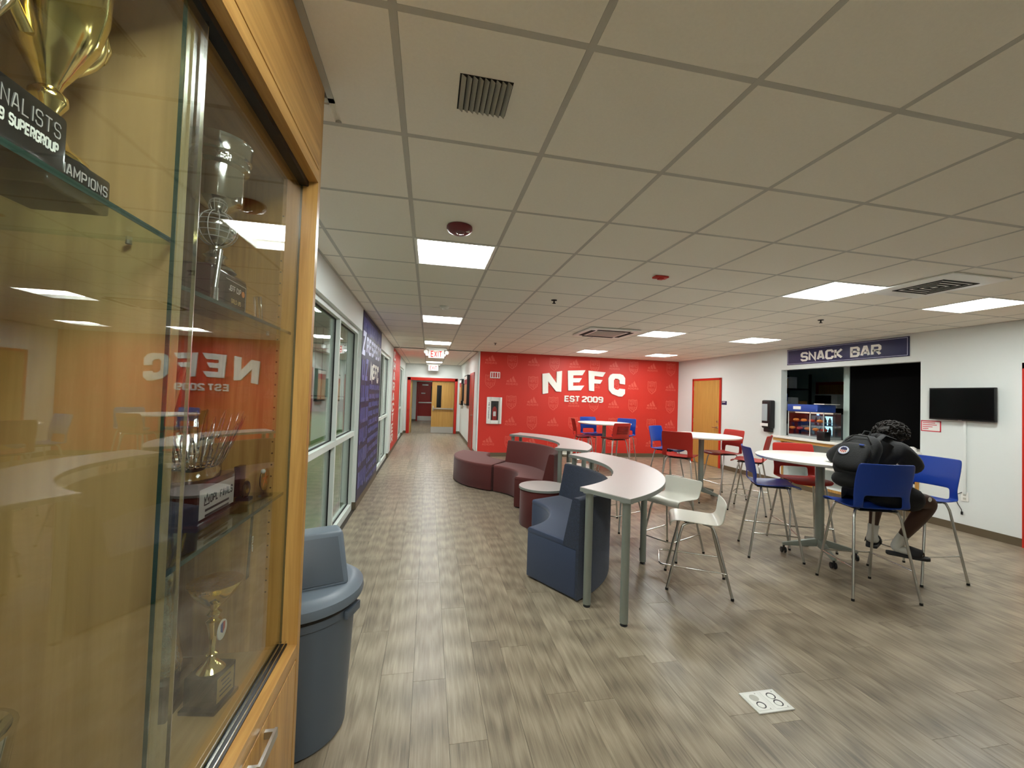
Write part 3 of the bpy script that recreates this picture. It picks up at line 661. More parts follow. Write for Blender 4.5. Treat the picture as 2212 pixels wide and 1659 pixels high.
# red exit door at the end of the vestibule
yv = 23.75
d5 = structure(MB().box(-.66, -.58, yv-.04, yv, 0, 2.18).box(.42, .5, yv-.04, yv, 0, 2.18).box(-.66, .5, yv-.04, yv, 2.1, 2.18), 'door_5', 'door_red', origin=(-.1, yv, 0))
e5 = part(MB().box(-.578, .418, yv-.03, yv-.001, .008, 2.098), 'door_leaf', 'door_red', d5)
part(MB().box(.12, .29, yv-.034, yv-.03, 1.12, 1.95), 'vision_panel', 'hall_pad', e5); part(MB().box(-.57, .41, yv-.036, yv-.03, .02, .28), 'kick_plate', 'steel', e5)
part(MB().box(-.53, .4, yv-.09, yv-.05, 1.0, 1.06).box(.36, .42, yv-.09, yv-.03, .96, 1.12), 'push_bar', 'steel', e5, bevel=.006); part(MB().box(-.36, -.03, yv-.08, yv-.03, 1.98, 2.05), 'closer', 'steel', e5, bevel=.006)
part(MB().box(-.4, -.18, yv-.032, yv-.03, 1.52, 1.58), 'label', 'paper', e5)

# ================================================================ TROPHY CABINET
CF, CE, CB = -.42, 1.63, XL+.004          # front, far end, back
YD0, YS = -.9, -.9
cab = thing('trophy_cabinet', (-.66, .4, 0), 'tall oak display cabinet with sliding glass doors full of trophies', 'cabinet')
part(MB().box(CB, CF, CE-.03, CE, 0, CEIL-.004), 'end_panel', 'oak', cab)
part(MB().box(CB, CF, YS, YS+.03, 0, CEIL-.004), 'end_panel', 'oak', cab)
part(MB().box(CB, CB+.012, YS+.03, CE-.03, .12, 2.6), 'back_panel', 'maple_panel', cab)
part(MB().box(CB+.012, -.485, .905, .927, .70, 2.36), 'divider', 'maple_panel', cab)
part(MB().box(CB+.012, -.485, -.1, -.078, .70, 2.36), 'divider', 'maple_panel', cab)
part(MB().box(CB+.012, -.485, YS+.03, CE-.03, .66, .70), 'deck', 'maple_deck', cab)
part(MB().box(-.485, CF, YS+.03, CE-.03, .664, .712), 'sill', 'oak_y', cab, bevel=.002)
part(MB().box(CB+.012, CF-.0, YS+.03, CE-.03, 2.356, 2.40), 'soffit', 'oak_y', cab)
part(MB().box(CF-.02, CF, YS+.03, CE-.03, 2.405, CEIL-.004), 'fascia', 'oak_y', cab)
part(MB().box(CF-.022, CF-.008, YS+.03, CE-.03, 2.395, 2.41), 'reveal', 'dark_slot', cab)
part(MB().box(-.48, -.452, YS+.03, CE-.03, 2.338, 2.356), 'top_track', 'black_plastic', cab)
tk = part(MB().box(-.48, -.452, YS+.03, CE-.03, .712, .717), 'bottom_track', 'black_plastic', cab)
for xx in (-.4805, -.4695, -.4565): part(MB().box(xx-.0012, xx+.0012, YS+.03, CE-.03, .715, .726), 'track_rib', 'chrome', tk)
part(MB().box(CB+.012, CF-.02, YS+.03, CE-.03, .09, .12), 'base_panel', 'oak_y', cab); part(MB().box(CB+.012, CF-.05, YS+.03, CE-.03, 0, .09), 'plinth', 'black_matte', cab)
dy = [YS+.033, .075, .905, CE-.033]
for a, b in zip(dy[:-1], dy[1:]):
    dr = part(MB().box(CF-.02, CF, a+.002, b-.002, .095, .658), 'door', 'oak', cab, bevel=.002)
    c = b-.405; part(MB().box(CF, CF+.03, c, c+.012, .615, .635).box(CF, CF+.03, c+.118, c+.13, .615, .635).box(CF+.024, CF+.032, c, c+.13, .612, .638), 'handle', 'steel', dr)
for xg, a, b in ((-.462, .06, .922), (-.474, .872, CE-.032), (-.462, YS+.032, .06)):
    gp = part(MB().box(xg-.003, xg+.003, a, b, .722, 2.345), 'glass_door', 'case_glass', cab)
    part(MB().box(xg-.0032, xg+.0032, b-.0015, b+.0008, .722, 2.345), 'glass_edge', 'chrome' if xg > -.47 else 'glass_edge', gp)
    part(MB().box(xg-.0032, xg+.0032, a-.0008, a+.0015, .722, 2.345), 'glass_edge', 'glass_edge', gp)
def shelf(y0, y1, z):
    s_ = part(MB().box(CB+.014, -.488, y0, y1, z-.009, z), 'glass_shelf', 'shelf_glass', cab)
    part(MB().box(-.4885, -.4868, y0, y1, z-.0092, z+.0002), 'front_edge', 'glass_edge', s_)
    for yy in (y0+.006, y1-.006):
        for xx in (-.56, -.84): part(MB().tube([(xx, yy, z-.016), (xx, yy+(.012 if yy > (y0+y1)/2 else -.012)*0+.0, z-.009)], .005, 8), 'shelf_pin', 'steel', s_)
    return s_
SH_L, SH_A, SH_B = 1.886, 1.808, 1.245
shelf(-.076, .904, SH_L); shelf(.929, CE-.032, SH_A); shelf(.929, CE-.032, SH_B)
for xx in (-.53, -.86):
    hm = MB()
    for k in range(34):
        zz = .9+k*.04
        hm.tube([(xx, CE-.0302, zz), (xx, CE-.0312, zz)], .003, 6)
    part(hm, 'shelf_pin_holes', 'black_matte', cab, kind='stuff')

# ---------------------------------------------------------------- trophies
def trophy(c, label, name='trophy', cat='trophy', group=None): return thing(name, c, label, cat, group)
def handle_loop(t, c, r, side, z0, z1, m, thick=.008, along=(0, 1, 0)):
    a = Vector(along)*side; pts = []
    for k in range(11):
        f = k/10; an = pi*f; pts.append(Vector((c[0], c[1], z0+(z1-z0)*f))+a*(r[0]+(r[1]-r[0])*f+sin(an)*.042))
    part(MB().tube(pts, thick, 8), 'handle', m, t, ang=60)
# silver cup on black FINALISTS base
t = trophy((-.55, .6, SH_L), 'black trophy base lettered FINALISTS under a silver cup at the upper glass shelf edge')
part(MB().box(-.61, -.49, .535, .662, SH_L, 1.962), 'base', 'black_gloss', t, bevel=.006)
q = MB(); text(q, 'FINALISTS', (-.4898, .553, 1.928), (0, 1, 0), (0, 0, 1), (1, 0, 0), .020, .097, .55, 0, .0006); part(q, 'lettering', 'plaque', t, label='outlined letters reading FINALISTS')
q = MB(); text(q, '2019 SUPERGROUP', (-.4898, .553, 1.907), (0, 1, 0), (0, 0, 1), (1, 0, 0), .0145, .095, 1.5, 0, .0006); part(q, 'lettering', 'letter_white', t, label='white letters reading 2019 SUPERGROUP')
part(MB().lathe([(.045, 1.962), (.042, 1.97), (.014, 1.985), (.011, 2.03), (.02, 2.045), (.035, 2.08), (.045, 2.14), (.05, 2.22), (.055, 2.3), (.05, 2.3), (.042, 2.2), (0, 2.1)], 32, (-.55, .598, 0)), 'cup', 'silver', t, ang=50)
# gold cup on black CHAMPIONS base
cx_, cy_ = -.585, .752
t = trophy((cx_, cy_, SH_L), 'large gold loving cup with curled handles on a black CHAMPIONS base')
part(MB().box(-.645, -.535, .69, .81, SH_L, 1.945), 'base', 'black_gloss', t, bevel=.005)
q = MB(); text(q, 'CHAMPIONS', (-.5348, .698, 1.915), (0, 1, 0), (0, 0, 1), (1, 0, 0), .017, .104, .9, 0, .0006); part(q, 'lettering', 'plaque', t, label='letters reading CHAMPIONS')
q = MB(); text(q, 'NORTHEAST CONFERENCE U15', (-.5348, .698, 1.902), (0, 1, 0), (0, 0, 1), (1, 0, 0), .009, .104, 1.3, 0, .0006); part(q, 'lettering', 'plaque', t, label='small letters reading NORTHEAST CONFERENCE U15')
part(MB().lathe([(.05, 1.945), (.048, 1.952), (.03, 1.965), (.018, 1.99), (.014, 2.02), (.022, 2.035), (.022, 2.045), (.013, 2.055), (.017, 2.066), (.034, 2.1), (.052, 2.14), (.063, 2.19), (.066, 2.25), (.074, 2.33), (.071, 2.33), (.06, 2.25), (0, 2.12)], 36, (cx_, cy_, 0)), 'cup', 'gold', t, ang=50)
for s in (-1, 1): handle_loop(t, (cx_, cy_), (.04, .066), s, 2.11, 2.27, 'gold_satin', .008)
part(MB().tube([(cx_, cy_+.094, 2.17), (cx_, cy_+.108, 2.2), (cx_, cy_+.095, 2.225), (cx_, cy_+.07, 2.21)], .006, 8), 'scroll', 'gold_satin', t, ang=60)
# silver cup with ball on dark base, upper far shelf
cx_, cy_ = -.60, 1.30
t = trophy((cx_, cy_, SH_A), 'silver cup over a silver ball on a dark base with a black cup plaque')
part(MB().box(-.65, -.556, 1.2, 1.402, SH_A, 1.93), 'base', 'cherry', t, bevel=.012, seg=3)
part(MB().box(-.5562, -.5552, 1.262, 1.396, SH_A+.004, 1.912), 'plaque', 'black_gloss', t)
fr = MB()
for a, b, c, d in ((1.266, 1.392, 1.906, 1.908), (1.39, 1.392, SH_A+.008, 1.908)): fr.box(-.5553, -.5548, a, b, c, d)
part(fr, 'plaque_rim', 'plaque', t)
q = MB(); text(q, 'JEFF CUP', (-.555, 1.283, 1.878), (0, 1, 0), (0, 0, 1), (1, 0, 0), .016, .075, 1.1, 0, .0006); part(q, 'lettering', 'plaque', t, label='letters reading JEFF CUP')
q = MB(); text(q, 'GIRLS U15', (-.555, 1.3, 1.845), (0, 1, 0), (0, 0, 1), (1, 0, 0), .013, .06, 1.2, 0, .0006); part(q, 'lettering', 'gold_plaque', t, label='small letters reading Girls U15')
part(MB().lathe([(0, 0), (.009, 0), (.009, .001), (0, .001)], 14, (-.5548, 1.372, 1.884), Matrix.Rotation(pi/2, 3, 'Y')), 'emblem', 'food_orange', t)
part(MB().lathe([(.052, 1.93), (.05, 1.938), (.026, 1.95), (.022, 1.965), (.03, 1.972), (.016, 1.985), (.016, 2.0)], 28, (cx_, cy_, 0)), 'foot', 'silver', t, ang=50)
bl_ = part(MB().sphere((cx_, cy_, 2.05), .05, 24, 14), 'ball', 'silver', t, ang=60)
lat = MB()
for k in range(5):
    zz = 2.05+(-.03+k*.015); rr = sqrt(max(.0501**2-(zz-2.05)**2, 0)); lat.tube([(cx_+rr*cos(a*pi/12), cy_+rr*sin(a*pi/12), zz) for a in range(25)], .0012, 4, False)
for k in range(6):
    a0 = k*pi/6; lat.tube([(cx_+.0502*sin(b*pi/12)*cos(a0), cy_+.0502*sin(b*pi/12)*sin(a0), 2.05+.0502*cos(b*pi/12)) for b in range(25)], .0012, 4, False)
part(lat, 'seams', 'plaque', bl_)
part(MB().lathe([(.018, 2.098), (.03, 2.105), (.058, 2.125), (.06, 2.135), (.06, 2.215), (.07, 2.222), (.07, 2.245), (.076, 2.25), (.076, 2.285), (.079, 2.292), (.074, 2.292), (.07, 2.25), (.055, 2.2), (0, 2.14)], 32, (cx_, cy_, 0)), 'cup', 'silver', t, ang=40)
part(MB().lathe([(.0715, 2.222), (.0725, 2.228), (.0725, 2.24), (.0715, 2.246)], 40, (cx_, cy_, 0)), 'band', 'silver_hammered', t, ang=60)
# rod and crystals on that shelf
single(MB().tube([(-.5, 1.088, SH_A), (-.5, 1.088, 1.84)], .0075, 12).tube([(-.5, 1.088, 1.84), (-.5, 1.105, 1.935)], .0055, 12), 'steel_rod', 'steel', 'short upright steel rod at the front edge of the upper glass shelf', 'rod', ang=40)
single(MB().obox((-.545, 1.462, SH_A+.045), (.016, .03, .092), Matrix.Rotation(.28, 3, 'X')), 'crystal_award', 'crystal', 'small tilted clear crystal award beside the cup plaque', 'award', bevel=.003)
single(MB().obox((-.54, .985, 2.06), (.01, .03, .07), Matrix.Rotation(.3, 3, 'X')).box(-.56, -.52, .97, 1.0, SH_A, SH_A+.008).tube([(-.54, .985, SH_A+.008), (-.54, .985, 2.03)], .003, 6), 'crystal_award', 'crystal', 'thin clear crystal award on a slender stem beside the divider', 'award')
# crystal crown on cherry base
t = trophy((-.62, 1.28, SH_B), 'spiky clear crystal crown on a cherry wood base with a DPL FINALS plaque')
part(MB().box(-.70, -.545, 1.165, 1.395, SH_B, SH_B+.018), 'plinth', 'cherry', t, bevel=.006)
part(MB().box(-.69, -.555, 1.178, 1.384, SH_B+.018, 1.362), 'base', 'cherry', t, bevel=.008)
part(MB().box(-.5555, -.5545, 1.186, 1.376, SH_B+.024, 1.345), 'plaque', 'plaque', t)
q = MB(); text(q, 'DPL FINALS', (-.5544, 1.24, 1.302), (0, 1, 0), (0, 0, 1), (1, 0, 0), .022, .125, 1.3, 0, .0005); part(q, 'lettering', 'ink', t, label='letters reading DPL FINALS')
q = MB()
for k in range(2): stroke(q, [(0, 0), (.13, 0)], .006, (-.5544, 1.215, 1.287-k*.014), (0, 1, 0), (0, 0, 1), (1, 0, 0), 0, .0005)
stroke(q, [(0, 0), (0, .02), (.006, .008), (.012, .026), (.018, .008), (.024, .02), (.024, 0), (0, 0)], .003, (-.5544, 1.21, 1.302), (0, 1, 0), (0, 0, 1), (1, 0, 0), 0, .0005)
part(q, 'emblem', 'ink', t)
part(MB().lathe([(.076, 1.362), (.078, 1.366), (.078, 1.392), (.074, 1.396), (.066, 1.396), (.064, 1.39), (.064, 1.366), (.066, 1.362)], 36, (-.62, 1.28, 0), sx=.8, sy=1.05), 'crown_band', 'crystal', t, ang=30)
random.seed(5)
for k in range(30):
    a = 2*pi*k/30; h = .075+.06*(.5+.5*sin(a-.2))*random.uniform(.7, 1.15)+.02*random.random(); rr = .071; fl_ = .055*(.7+.5*(h-.07)/.06)
    b0 = Vector((-.62+.8*rr*cos(a), 1.28+1.05*rr*sin(a), 1.395)); d = Vector((cos(a)*fl_*.8, sin(a)*fl_, h))
    pts = [b0+d*(f/6) for f in range(7)]
    part(MB().tube(pts, [.007, .0085, .0075, .008, .0065, .0055, .002], 6), 'crown_spike', 'crystal', t)
# small soccer medals on stands
t = thing('medal_stand', (-.535, 1.555, SH_B), 'round black star medal with a tiny soccer ball on a clear stand', 'medal')
M = Matrix.Rotation(pi/2, 3, 'Y'); c = Vector((-.535, 1.552, SH_B+.055))
part(MB().lathe([(0, -.003), (.033, -.003), (.036, 0), (.033, .003), (0, .003)], 28, c, M), 'disc', 'black_gloss', t, ang=40)
part(MB().lathe([(.0345, .001), (.0365, .001), (.0365, .0036), (.0345, .0036)], 28, c, M), 'rim', 'gold_satin', t)
q = MB()
for k in range(5):
    a = pi/2+k*2*pi/5; q.prism([(0, 0), (.009*cos(a-.63), .009*sin(a-.63)), (.027*cos(a), .027*sin(a)), (.009*cos(a+.63), .009*sin(a+.63))], c+Vector((.0035, 0, 0)), (0, 1, 0), (0, 0, 1), (1, 0, 0), 0, .001)
part(q, 'star', 'food_orange', t); part(MB().sphere(c+Vector((.004, -.022, .03)), .008, 12, 8), 'ball', 'letter_white', t, ang=60)
part(MB().box(-.55, -.51, 1.53, 1.575, SH_B, SH_B+.004).box(-.54, -.53, 1.54, 1.545, SH_B+.004, SH_B+.03).box(-.54, -.53, 1.56, 1.565, SH_B+.004, SH_B+.03), 'stand', 'clear_plastic', t)
t = thing('medal_stand', (-.56, 1.49, SH_B), 'smaller black medal with a gold ring standing behind the star medal', 'medal')
c = Vector((-.565, 1.49, SH_B+.035)); part(MB().lathe([(0, -.003), (.026, -.003), (.028, 0), (.026, .003), (0, .003)], 24, c, M), 'disc', 'black_gloss', t, ang=40)
part(MB().lathe([(.009, .0032), (.014, .0032), (.014, .0042), (.009, .0042)], 20, c, M), 'ring', 'gold', t); part(MB().box(-.59, -.55, 1.475, 1.505, SH_B, SH_B+.01), 'stand', 'black_plastic', t)
single(MB().box(-.62, -.60, 1.53, 1.575, SH_B, SH_B+.1), 'award_box', 'black_gloss', 'small black award block behind the star medal', 'award', bevel=.003)
# pennant in the middle bay
pn = thing('pennant', (-.74, 1.3, SH_B), 'pink fabric pennant draped on a slanting wooden stick behind the crystal crown', 'pennant')
sec = []
for k in range(13):
    f = k/12; sec.append((1.36-.045+f*.0, f))
g_ = MB(); rows = []
for k in range(13):
    f = k/12; zz = SH_B+.12+f*.36; hwid = (.02+.085*min(1, f*1.25))*(1 if f < .85 else sqrt(max(1-((f-.85)/.16)**2, .05)))
    for i in range(7): u = -1+i/3; rows.append((-.76+.012*cos(u*4+f*3), 1.30+f*.03+u*hwid, zz))
g_.add(rows, [(k*7+i, k*7+i+1, (k+1)*7+i+1, (k+1)*7+i) for k in range(12) for i in range(6)])
o = part(g_, 'cloth', 'pennant', pn, ang=60); sd = o.modifiers.new('solid', 'SOLIDIFY'); sd.thickness = .003
part(MB().tube([(-.74, 1.28, SH_B), (-.74, 1.46, SH_B+.44)], .007, 10), 'stick', 'oak', pn, ang=40)
# gold bowl trophy on the deck
t = trophy((-.585, 1.36, .70), 'gold bowl trophy with a round club badge on a black base with gold plaque')
Mr = Matrix.Rotation(-.18, 3, 'Z'); c = Vector((-.585, 1.362, 0))
part(MB().obox(c+Vector((0, 0, .706)), (.1, .108, .012), Mr), 'plinth', 'black_gloss', t, bevel=.003)
part(MB().obox(c+Vector((0, 0, .754)), (.085, .092, .084), Mr), 'base', 'black_gloss', t, bevel=.003)
part(MB().obox(c+Mr @ Vector((.0432, 0, .754)), (.001, .07, .066), Mr), 'plaque', 'gold_plaque', t)
q = MB()
for k, wd in enumerate((.04, .03, .05, .05)): stroke(q, [(-wd/2, 0), (wd/2, 0)], .004, c+Mr @ Vector((.0438, 0, .774-k*.013)), Mr @ Vector((0, 1, 0)), (0, 0, 1), Mr @ Vector((1, 0, 0)), 0, .0004)
part(q, 'engraving', 'ink', t)
part(MB().lathe([(0.036, 0.7960), (0.03, 0.8025), (0.012, 0.8218), (0.01, 0.8336), (0.016, 0.8386), (0.008, 0.8470), (0.009, 0.8840), (0.016, 0.9218), (0.02, 0.9344), (0.012, 0.9411), (0.02, 0.9554), (0.01, 0.9638), (0.014, 0.9722), (0.03, 0.9848), (0.052, 1.0100), (0.066, 1.0352), (0.068, 1.0402), (0.063, 1.0402), (0.045, 1.0100), (0, 0.9932)], 32, c), 'bowl', 'gold', t, ang=50)
part(MB().lathe([(.0635, 1.028), (.0685, 1.039), (.0695, 1.044), (.067, 1.044)], 32, c), 'rim', 'gold_hammered', t, ang=60)
bd = part(MB().lathe([(0, 0), (.027, 0), (.027, .003), (0, .003)], 28, c+Vector((.022, .0, .905)), Matrix.Rotation(pi/2, 3, 'Y')), 'badge', 'letter_white', t)
q = MB().prism([(-.013, .016), (0, .019), (0, -.013), (-.013, -.004)], c+Vector((.0252, 0, .908)), (0, 1, 0), (0, 0, 1), (1, 0, 0), 0, .0005); part(q, 'shield', 'box_blue', bd)
q = MB().prism([(0, .019), (.013, .016), (.013, -.004), (0, -.013)], c+Vector((.0252, 0, .908)), (0, 1, 0), (0, 0, 1), (1, 0, 0), 0, .0005); part(q, 'shield', 'ext_red', bd)
# hammered silver figure trophy behind
t = trophy((-.70, 1.36, .70), 'hammered silver bell-shaped trophy with a gold flame top on a dark base')
c = Vector((-.715, 1.355, 0)); part(MB().box(-.775, -.657, 1.29, 1.42, .70, .8), 'base', 'cherry', t, bevel=.006)
part(MB().lathe([(.055, .8), (.054, .83), (.046, .88), (.034, .94), (.026, 1.0), (.022, 1.03), (.03, 1.06), (.022, 1.09), (.01, 1.1)], 28, c), 'body', 'silver_hammered', t, ang=60)
q = MB()
for k in range(7):
    a = k*2*pi/7; q.tube([c+Vector((.01*cos(a), .01*sin(a), 1.09)), c+Vector((.035*cos(a), .035*sin(a), 1.14)), c+Vector((.05*cos(a), .05*sin(a), 1.19))], [.008, .012, .003], 8)
part(q, 'flame', 'gold_hammered', t, ang=60)
t = trophy((-.81, 1.485, .70), 'tall fluted clear glass plume award at the cabinet back')
part(MB().lathe([(.03, .70), (.03, .72), (.012, .74), (.012, .8), (.03, .9), (.06, 1.02), (.085, 1.14), (.095, 1.2), (.088, 1.2), (.05, 1.0), (0, .86)], 16, (-.81, 1.485, 0)), 'plume', 'silver', t, ang=20)
t = trophy((-.66, 1.05, .70), 'short silver cup on a stepped dark base beside the divider')
part(MB().box(-.73, -.6, .98, 1.12, .70, .74).box(-.715, -.615, .995, 1.105, .74, .79), 'base', 'cherry', t, bevel=.004); part(MB().box(-.6, -.598, .985, 1.115, .706, .735), 'plaque', 'gold_plaque', t)
part(MB().lathe([(.04, .79), (.016, .81), (.014, .84), (.035, .87), (.05, .93), (.055, .98), (.05, .98), (0, .88)], 28, (-.665, 1.05, 0)), 'cup', 'silver_hammered', t, ang=50)
rb = thing('ribbon', (-.55, 1.56, 1.02), 'dark teal lanyard ribbon lettered CUP hanging below the glass shelf', 'ribbon')
q = MB(); q.add([(-.54, 1.475, SH_B-.01), (-.54, 1.49, SH_B-.01), (-.545, 1.487, 1.0), (-.545, 1.468, 1.0)], [(0, 1, 2, 3)]); o = part(q, 'strap', 'glass_edge', rb); o.modifiers.new('s', 'SOLIDIFY').thickness = .0015
q = MB(); text(q, 'CUP', (-.538, 1.483, 1.13), (0, 0, -1), (0, 1, 0), (1, 0, 0), .009, .05, 1.2, 0, .0006); part(q, 'lettering', 'letter_white', rb)
t = trophy((-.62, .72, .70), 'tall silver cup trophy on the low deck of the near cabinet bay')
part(MB().box(-.68, -.56, .66, .78, .70, .8), 'base', 'black_gloss', t, bevel=.004); part(MB().lathe([(.04, .8), (.014, .83), (.012, .92), (.03, .97), (.06, 1.03), (.07, 1.12), (.064, 1.12), (0, 1.0)], 28, (-.62, .7, 0)), 'cup', 'silver', t, ang=50)

# ================================================================ TRASH CAN
tc_ = (-.585, 2.18)
can = thing('trash_can', (tc_[0], tc_[1], 0), 'round grey plastic trash can with a swing-door dome lid beside the cabinet', 'trash can')
part(MB().lathe([(.225, 0), (.24, .012), (.262, .5), (.268, .56), (.275, .565), (.278, .6), (.272, .6), (.262, .56), (.25, .5), (.225, .03), (0, .03)], 48, (*tc_, 0)), 'barrel', 'can_grey', can, ang=35)
part(MB().lathe([(.273, .6), (.279, .6), (.279, .626), (.273, .626)], 48, (*tc_, 0)), 'bag_rim', 'black_plastic', can, ang=35)
for a in (-.3, pi-.3):
    M = Matrix.Rotation(a, 3, 'Z'); part(MB().obox(Vector((*tc_, .575))+M @ Vector((.283, 0, 0)), (.022, .12, .04), M), 'grip', 'can_grey', can, bevel=.006)
part(MB().lathe([(.282, .622), (.3, .624), (.304, .64), (.3, .665), (.285, .675), (.262, .69), (.245, .694), (0, .70)], 48, (*tc_, 0)), 'lid_rim', 'can_lid', can, ang=35)
# dome: a squared hood with sloping flap sides
a_ = -1.19; M = Matrix.Rotation(a_, 3, 'Z'); c = Vector((*tc_, 0)); d_ = MB()
def hood(w0, w1, l0, l1, z0, z1): return [c+M @ Vector((x, y, z)) for (x, y, z) in ((-l0, -w0, z0), (l0, -w0, z0), (l0, w0, z0), (-l0, w0, z0), (-l1, -w1, z1), (l1, -w1, z1), (l1, w1, z1), (-l1, w1, z1))]
d_.add(hood(.205, .19, .16, .06, .69, .915), [(3, 2, 1, 0), (4, 5, 6, 7), (0, 1, 5, 4), (1, 2, 6, 5), (2, 3, 7, 6), (3, 0, 4, 7)])
hd = part(d_, 'hood', 'can_lid', can, bevel=.02, seg=3)
for s in (-1, 1):
    q = MB(); p = [Vector((s*.1527, -.18, .706)), Vector((s*.1527, .18, .706)), Vector((s*.0689, .162, .895)), Vector((s*.0689, -.162, .895))]; n = Vector((s*.914, 0, .406))
    q.add([c+M @ (v_+n*.0015) for v_ in p]+[c+M @ (v_+n*.007) for v_ in p], [(0, 1, 2, 3), (7, 6, 5, 4), (0, 4, 5, 1), (1, 5, 6, 2), (2, 6, 7, 3), (3, 7, 4, 0)]); part(q, 'swing_flap', 'can_grey', hd, bevel=.002)

# ================================================================ CURVED COUNTERS AND SOFAS
def curved_table(c, a0, a1, label):
    a0, a1 = radians(a0), radians(a1); am = (a0+a1)/2
    t = thing('curved_table', (c[0]+1.5*cos(am), c[1]+1.5*sin(am), 0), label, 'table', 'curved counter tables')
    part(MB().sector(c, [(1.302, .905), (1.758, .905), (1.758, .91), (1.302, .91)], a0+.002, a1-.002, 40), 'table_top', 'laminate', t)
    part(MB().sector(c, [(1.30, .876), (1.76, .876), (1.76, .9095), (1.7585, .9095), (1.7585, .9045), (1.3015, .9045), (1.3015, .9095), (1.30, .9095)], a0, a1, 40), 'edge_band', 'laminate_edge', t, ang=30)
    for r, a in ((1.365, a0+.03), (1.70, a0+.026), (1.365, a1-.03), (1.70, a1-.026), (1.625, am)):
        x_, y_ = c[0]+r*cos(a), c[1]+r*sin(a)
        l = part(MB().tube([(x_, y_, .02), (x_, y_, .876)], .03, 20), 'leg', 'grey_metal', t, ang=40)
        part(MB().lathe([(.026, 0), (.028, .004), (.022, .01), (.022, .02)], 18, (x_, y_, 0)), 'glide', 'black_plastic', l, ang=40)
        part(MB().lathe([(.05, .868), (.05, .876)], 18, (x_, y_, 0)), 'mount_plate', 'grey_metal', l)
    return t
CT1, A1 = (.565, 4.25), (-61.2, 28.8)
CT2, A2 = (.68, 6.28), (-36.2, 53.8)
curved_table(CT1, *A1, 'curved grey-white bar-height counter table wrapped behind the navy sofa')
curved_table(CT2, *A2, 'curved grey-white bar-height counter table wrapped behind the maroon sofa')
def sofa(c, a0, a1, label, fab, seat):
    a0, a1 = radians(a0), radians(a1); am = (a0+a1)/2
    t = thing('curved_sofa', (c[0]+cos(am), c[1]+sin(am), 0), label, 'sofa')
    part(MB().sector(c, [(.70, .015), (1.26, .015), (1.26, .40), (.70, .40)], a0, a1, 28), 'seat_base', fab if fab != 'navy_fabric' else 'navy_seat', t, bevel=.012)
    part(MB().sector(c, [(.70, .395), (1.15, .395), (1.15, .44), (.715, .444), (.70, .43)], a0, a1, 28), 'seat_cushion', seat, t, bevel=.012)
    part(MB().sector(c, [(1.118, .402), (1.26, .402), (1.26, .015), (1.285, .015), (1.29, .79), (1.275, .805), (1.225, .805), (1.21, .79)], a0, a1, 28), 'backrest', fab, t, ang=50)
    for a in (a0+.08, am, a1-.08):
        for r in (.78, 1.2): part(MB().lathe([(.025, 0), (.025, .016)], 10, (c[0]+r*cos(a), c[1]+r*sin(a), 0)), 'foot', 'black_plastic', t)
sofa(CT1, A1[0]+.8, A1[1]-1.2, 'navy blue curved sofa with a tweed back beside the side table', 'navy_fabric', 'navy_seat')
sofa(CT2, A2[0]+.8, A2[1]-.6, 'maroon curved sofa with a backrest next to the maroon ottoman', 'maroon_fabric', 'maroon_seat')
oc = (1.844, 7.943); ot = thing('curved_ottoman', (.85, 7.8, 0), 'maroon backless curved ottoman bench at the end of the maroon sofa', 'ottoman')
b0, b1 = radians(145.5), radians(234.2)
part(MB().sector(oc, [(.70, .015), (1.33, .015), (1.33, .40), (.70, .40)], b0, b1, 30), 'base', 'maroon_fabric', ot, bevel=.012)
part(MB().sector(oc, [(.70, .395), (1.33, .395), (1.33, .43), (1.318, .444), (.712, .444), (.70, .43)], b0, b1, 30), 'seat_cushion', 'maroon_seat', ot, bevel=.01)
for a in (b0+.08, (b0+b1)/2, b1-.08):
    for r in (.78, 1.25): part(MB().lathe([(.025, 0), (.025, .016)], 10, (oc[0]+r*cos(a), oc[1]+r*sin(a), 0)), 'foot', 'black_plastic', ot)
sx, sy = 1.47, 5.12; sd_ = thing('side_table', (sx, sy, 0), 'low round side table with a maroon drum base between the two sofas', 'table')
part(MB().lathe([(.29, .0), (.295, .01), (.295, .44), (.29, .448)], 48, (sx, sy, 0)), 'drum', 'maroon_fabric', sd_, ang=40)
part(MB().lathe([(.304, .448), (.31, .45), (.31, .474), (.306, .476)], 48, (sx, sy, 0)), 'edge_band', 'laminate_edge', sd_, ang=40)
part(MB().lathe([(0, .4755), (.306, .4755), (.306, .4775), (0, .4775)], 48, (sx, sy, 0)), 'table_top', 'laminate', sd_)

# ================================================================ CHAIRS
def shell_mesh(prof, nu, hole=None, dish=.016, bk=2.4):
    m_ = MB(); n = len(prof); vs = []
    for k, (x_, z_, hw_) in enumerate(prof):
        for i in range(nu+1):
            u = -1+2*i/nu; dz = dish*(u*u) if k < n*.45 else 0; dx = dish*bk*(u*u)*min(1, (k-n*.45)/3) if k >= n*.45 else 0
            vs.append((x_+dx, u*hw_, z_+dz))
    fs = []
    for k in range(n-1):
        for i in range(nu):
            if hole and hole[0] <= k < hole[1] and hole[2] <= i < nu-hole[2]: continue
            fs.append((k*(nu+1)+i, k*(nu+1)+i+1, (k+1)*(nu+1)+i+1, (k+1)*(nu+1)+i))
    return m_.add(vs, fs)
def fin(o, th, lv=2):
    s = o.modifiers.new('thickness', 'SOLIDIFY'); s.thickness = th; s.offset = 0
    b = o.modifiers.new('round', 'SUBSURF'); b.levels = lv; b.render_levels = lv
    for p in o.data.polygons: p.use_smooth = True
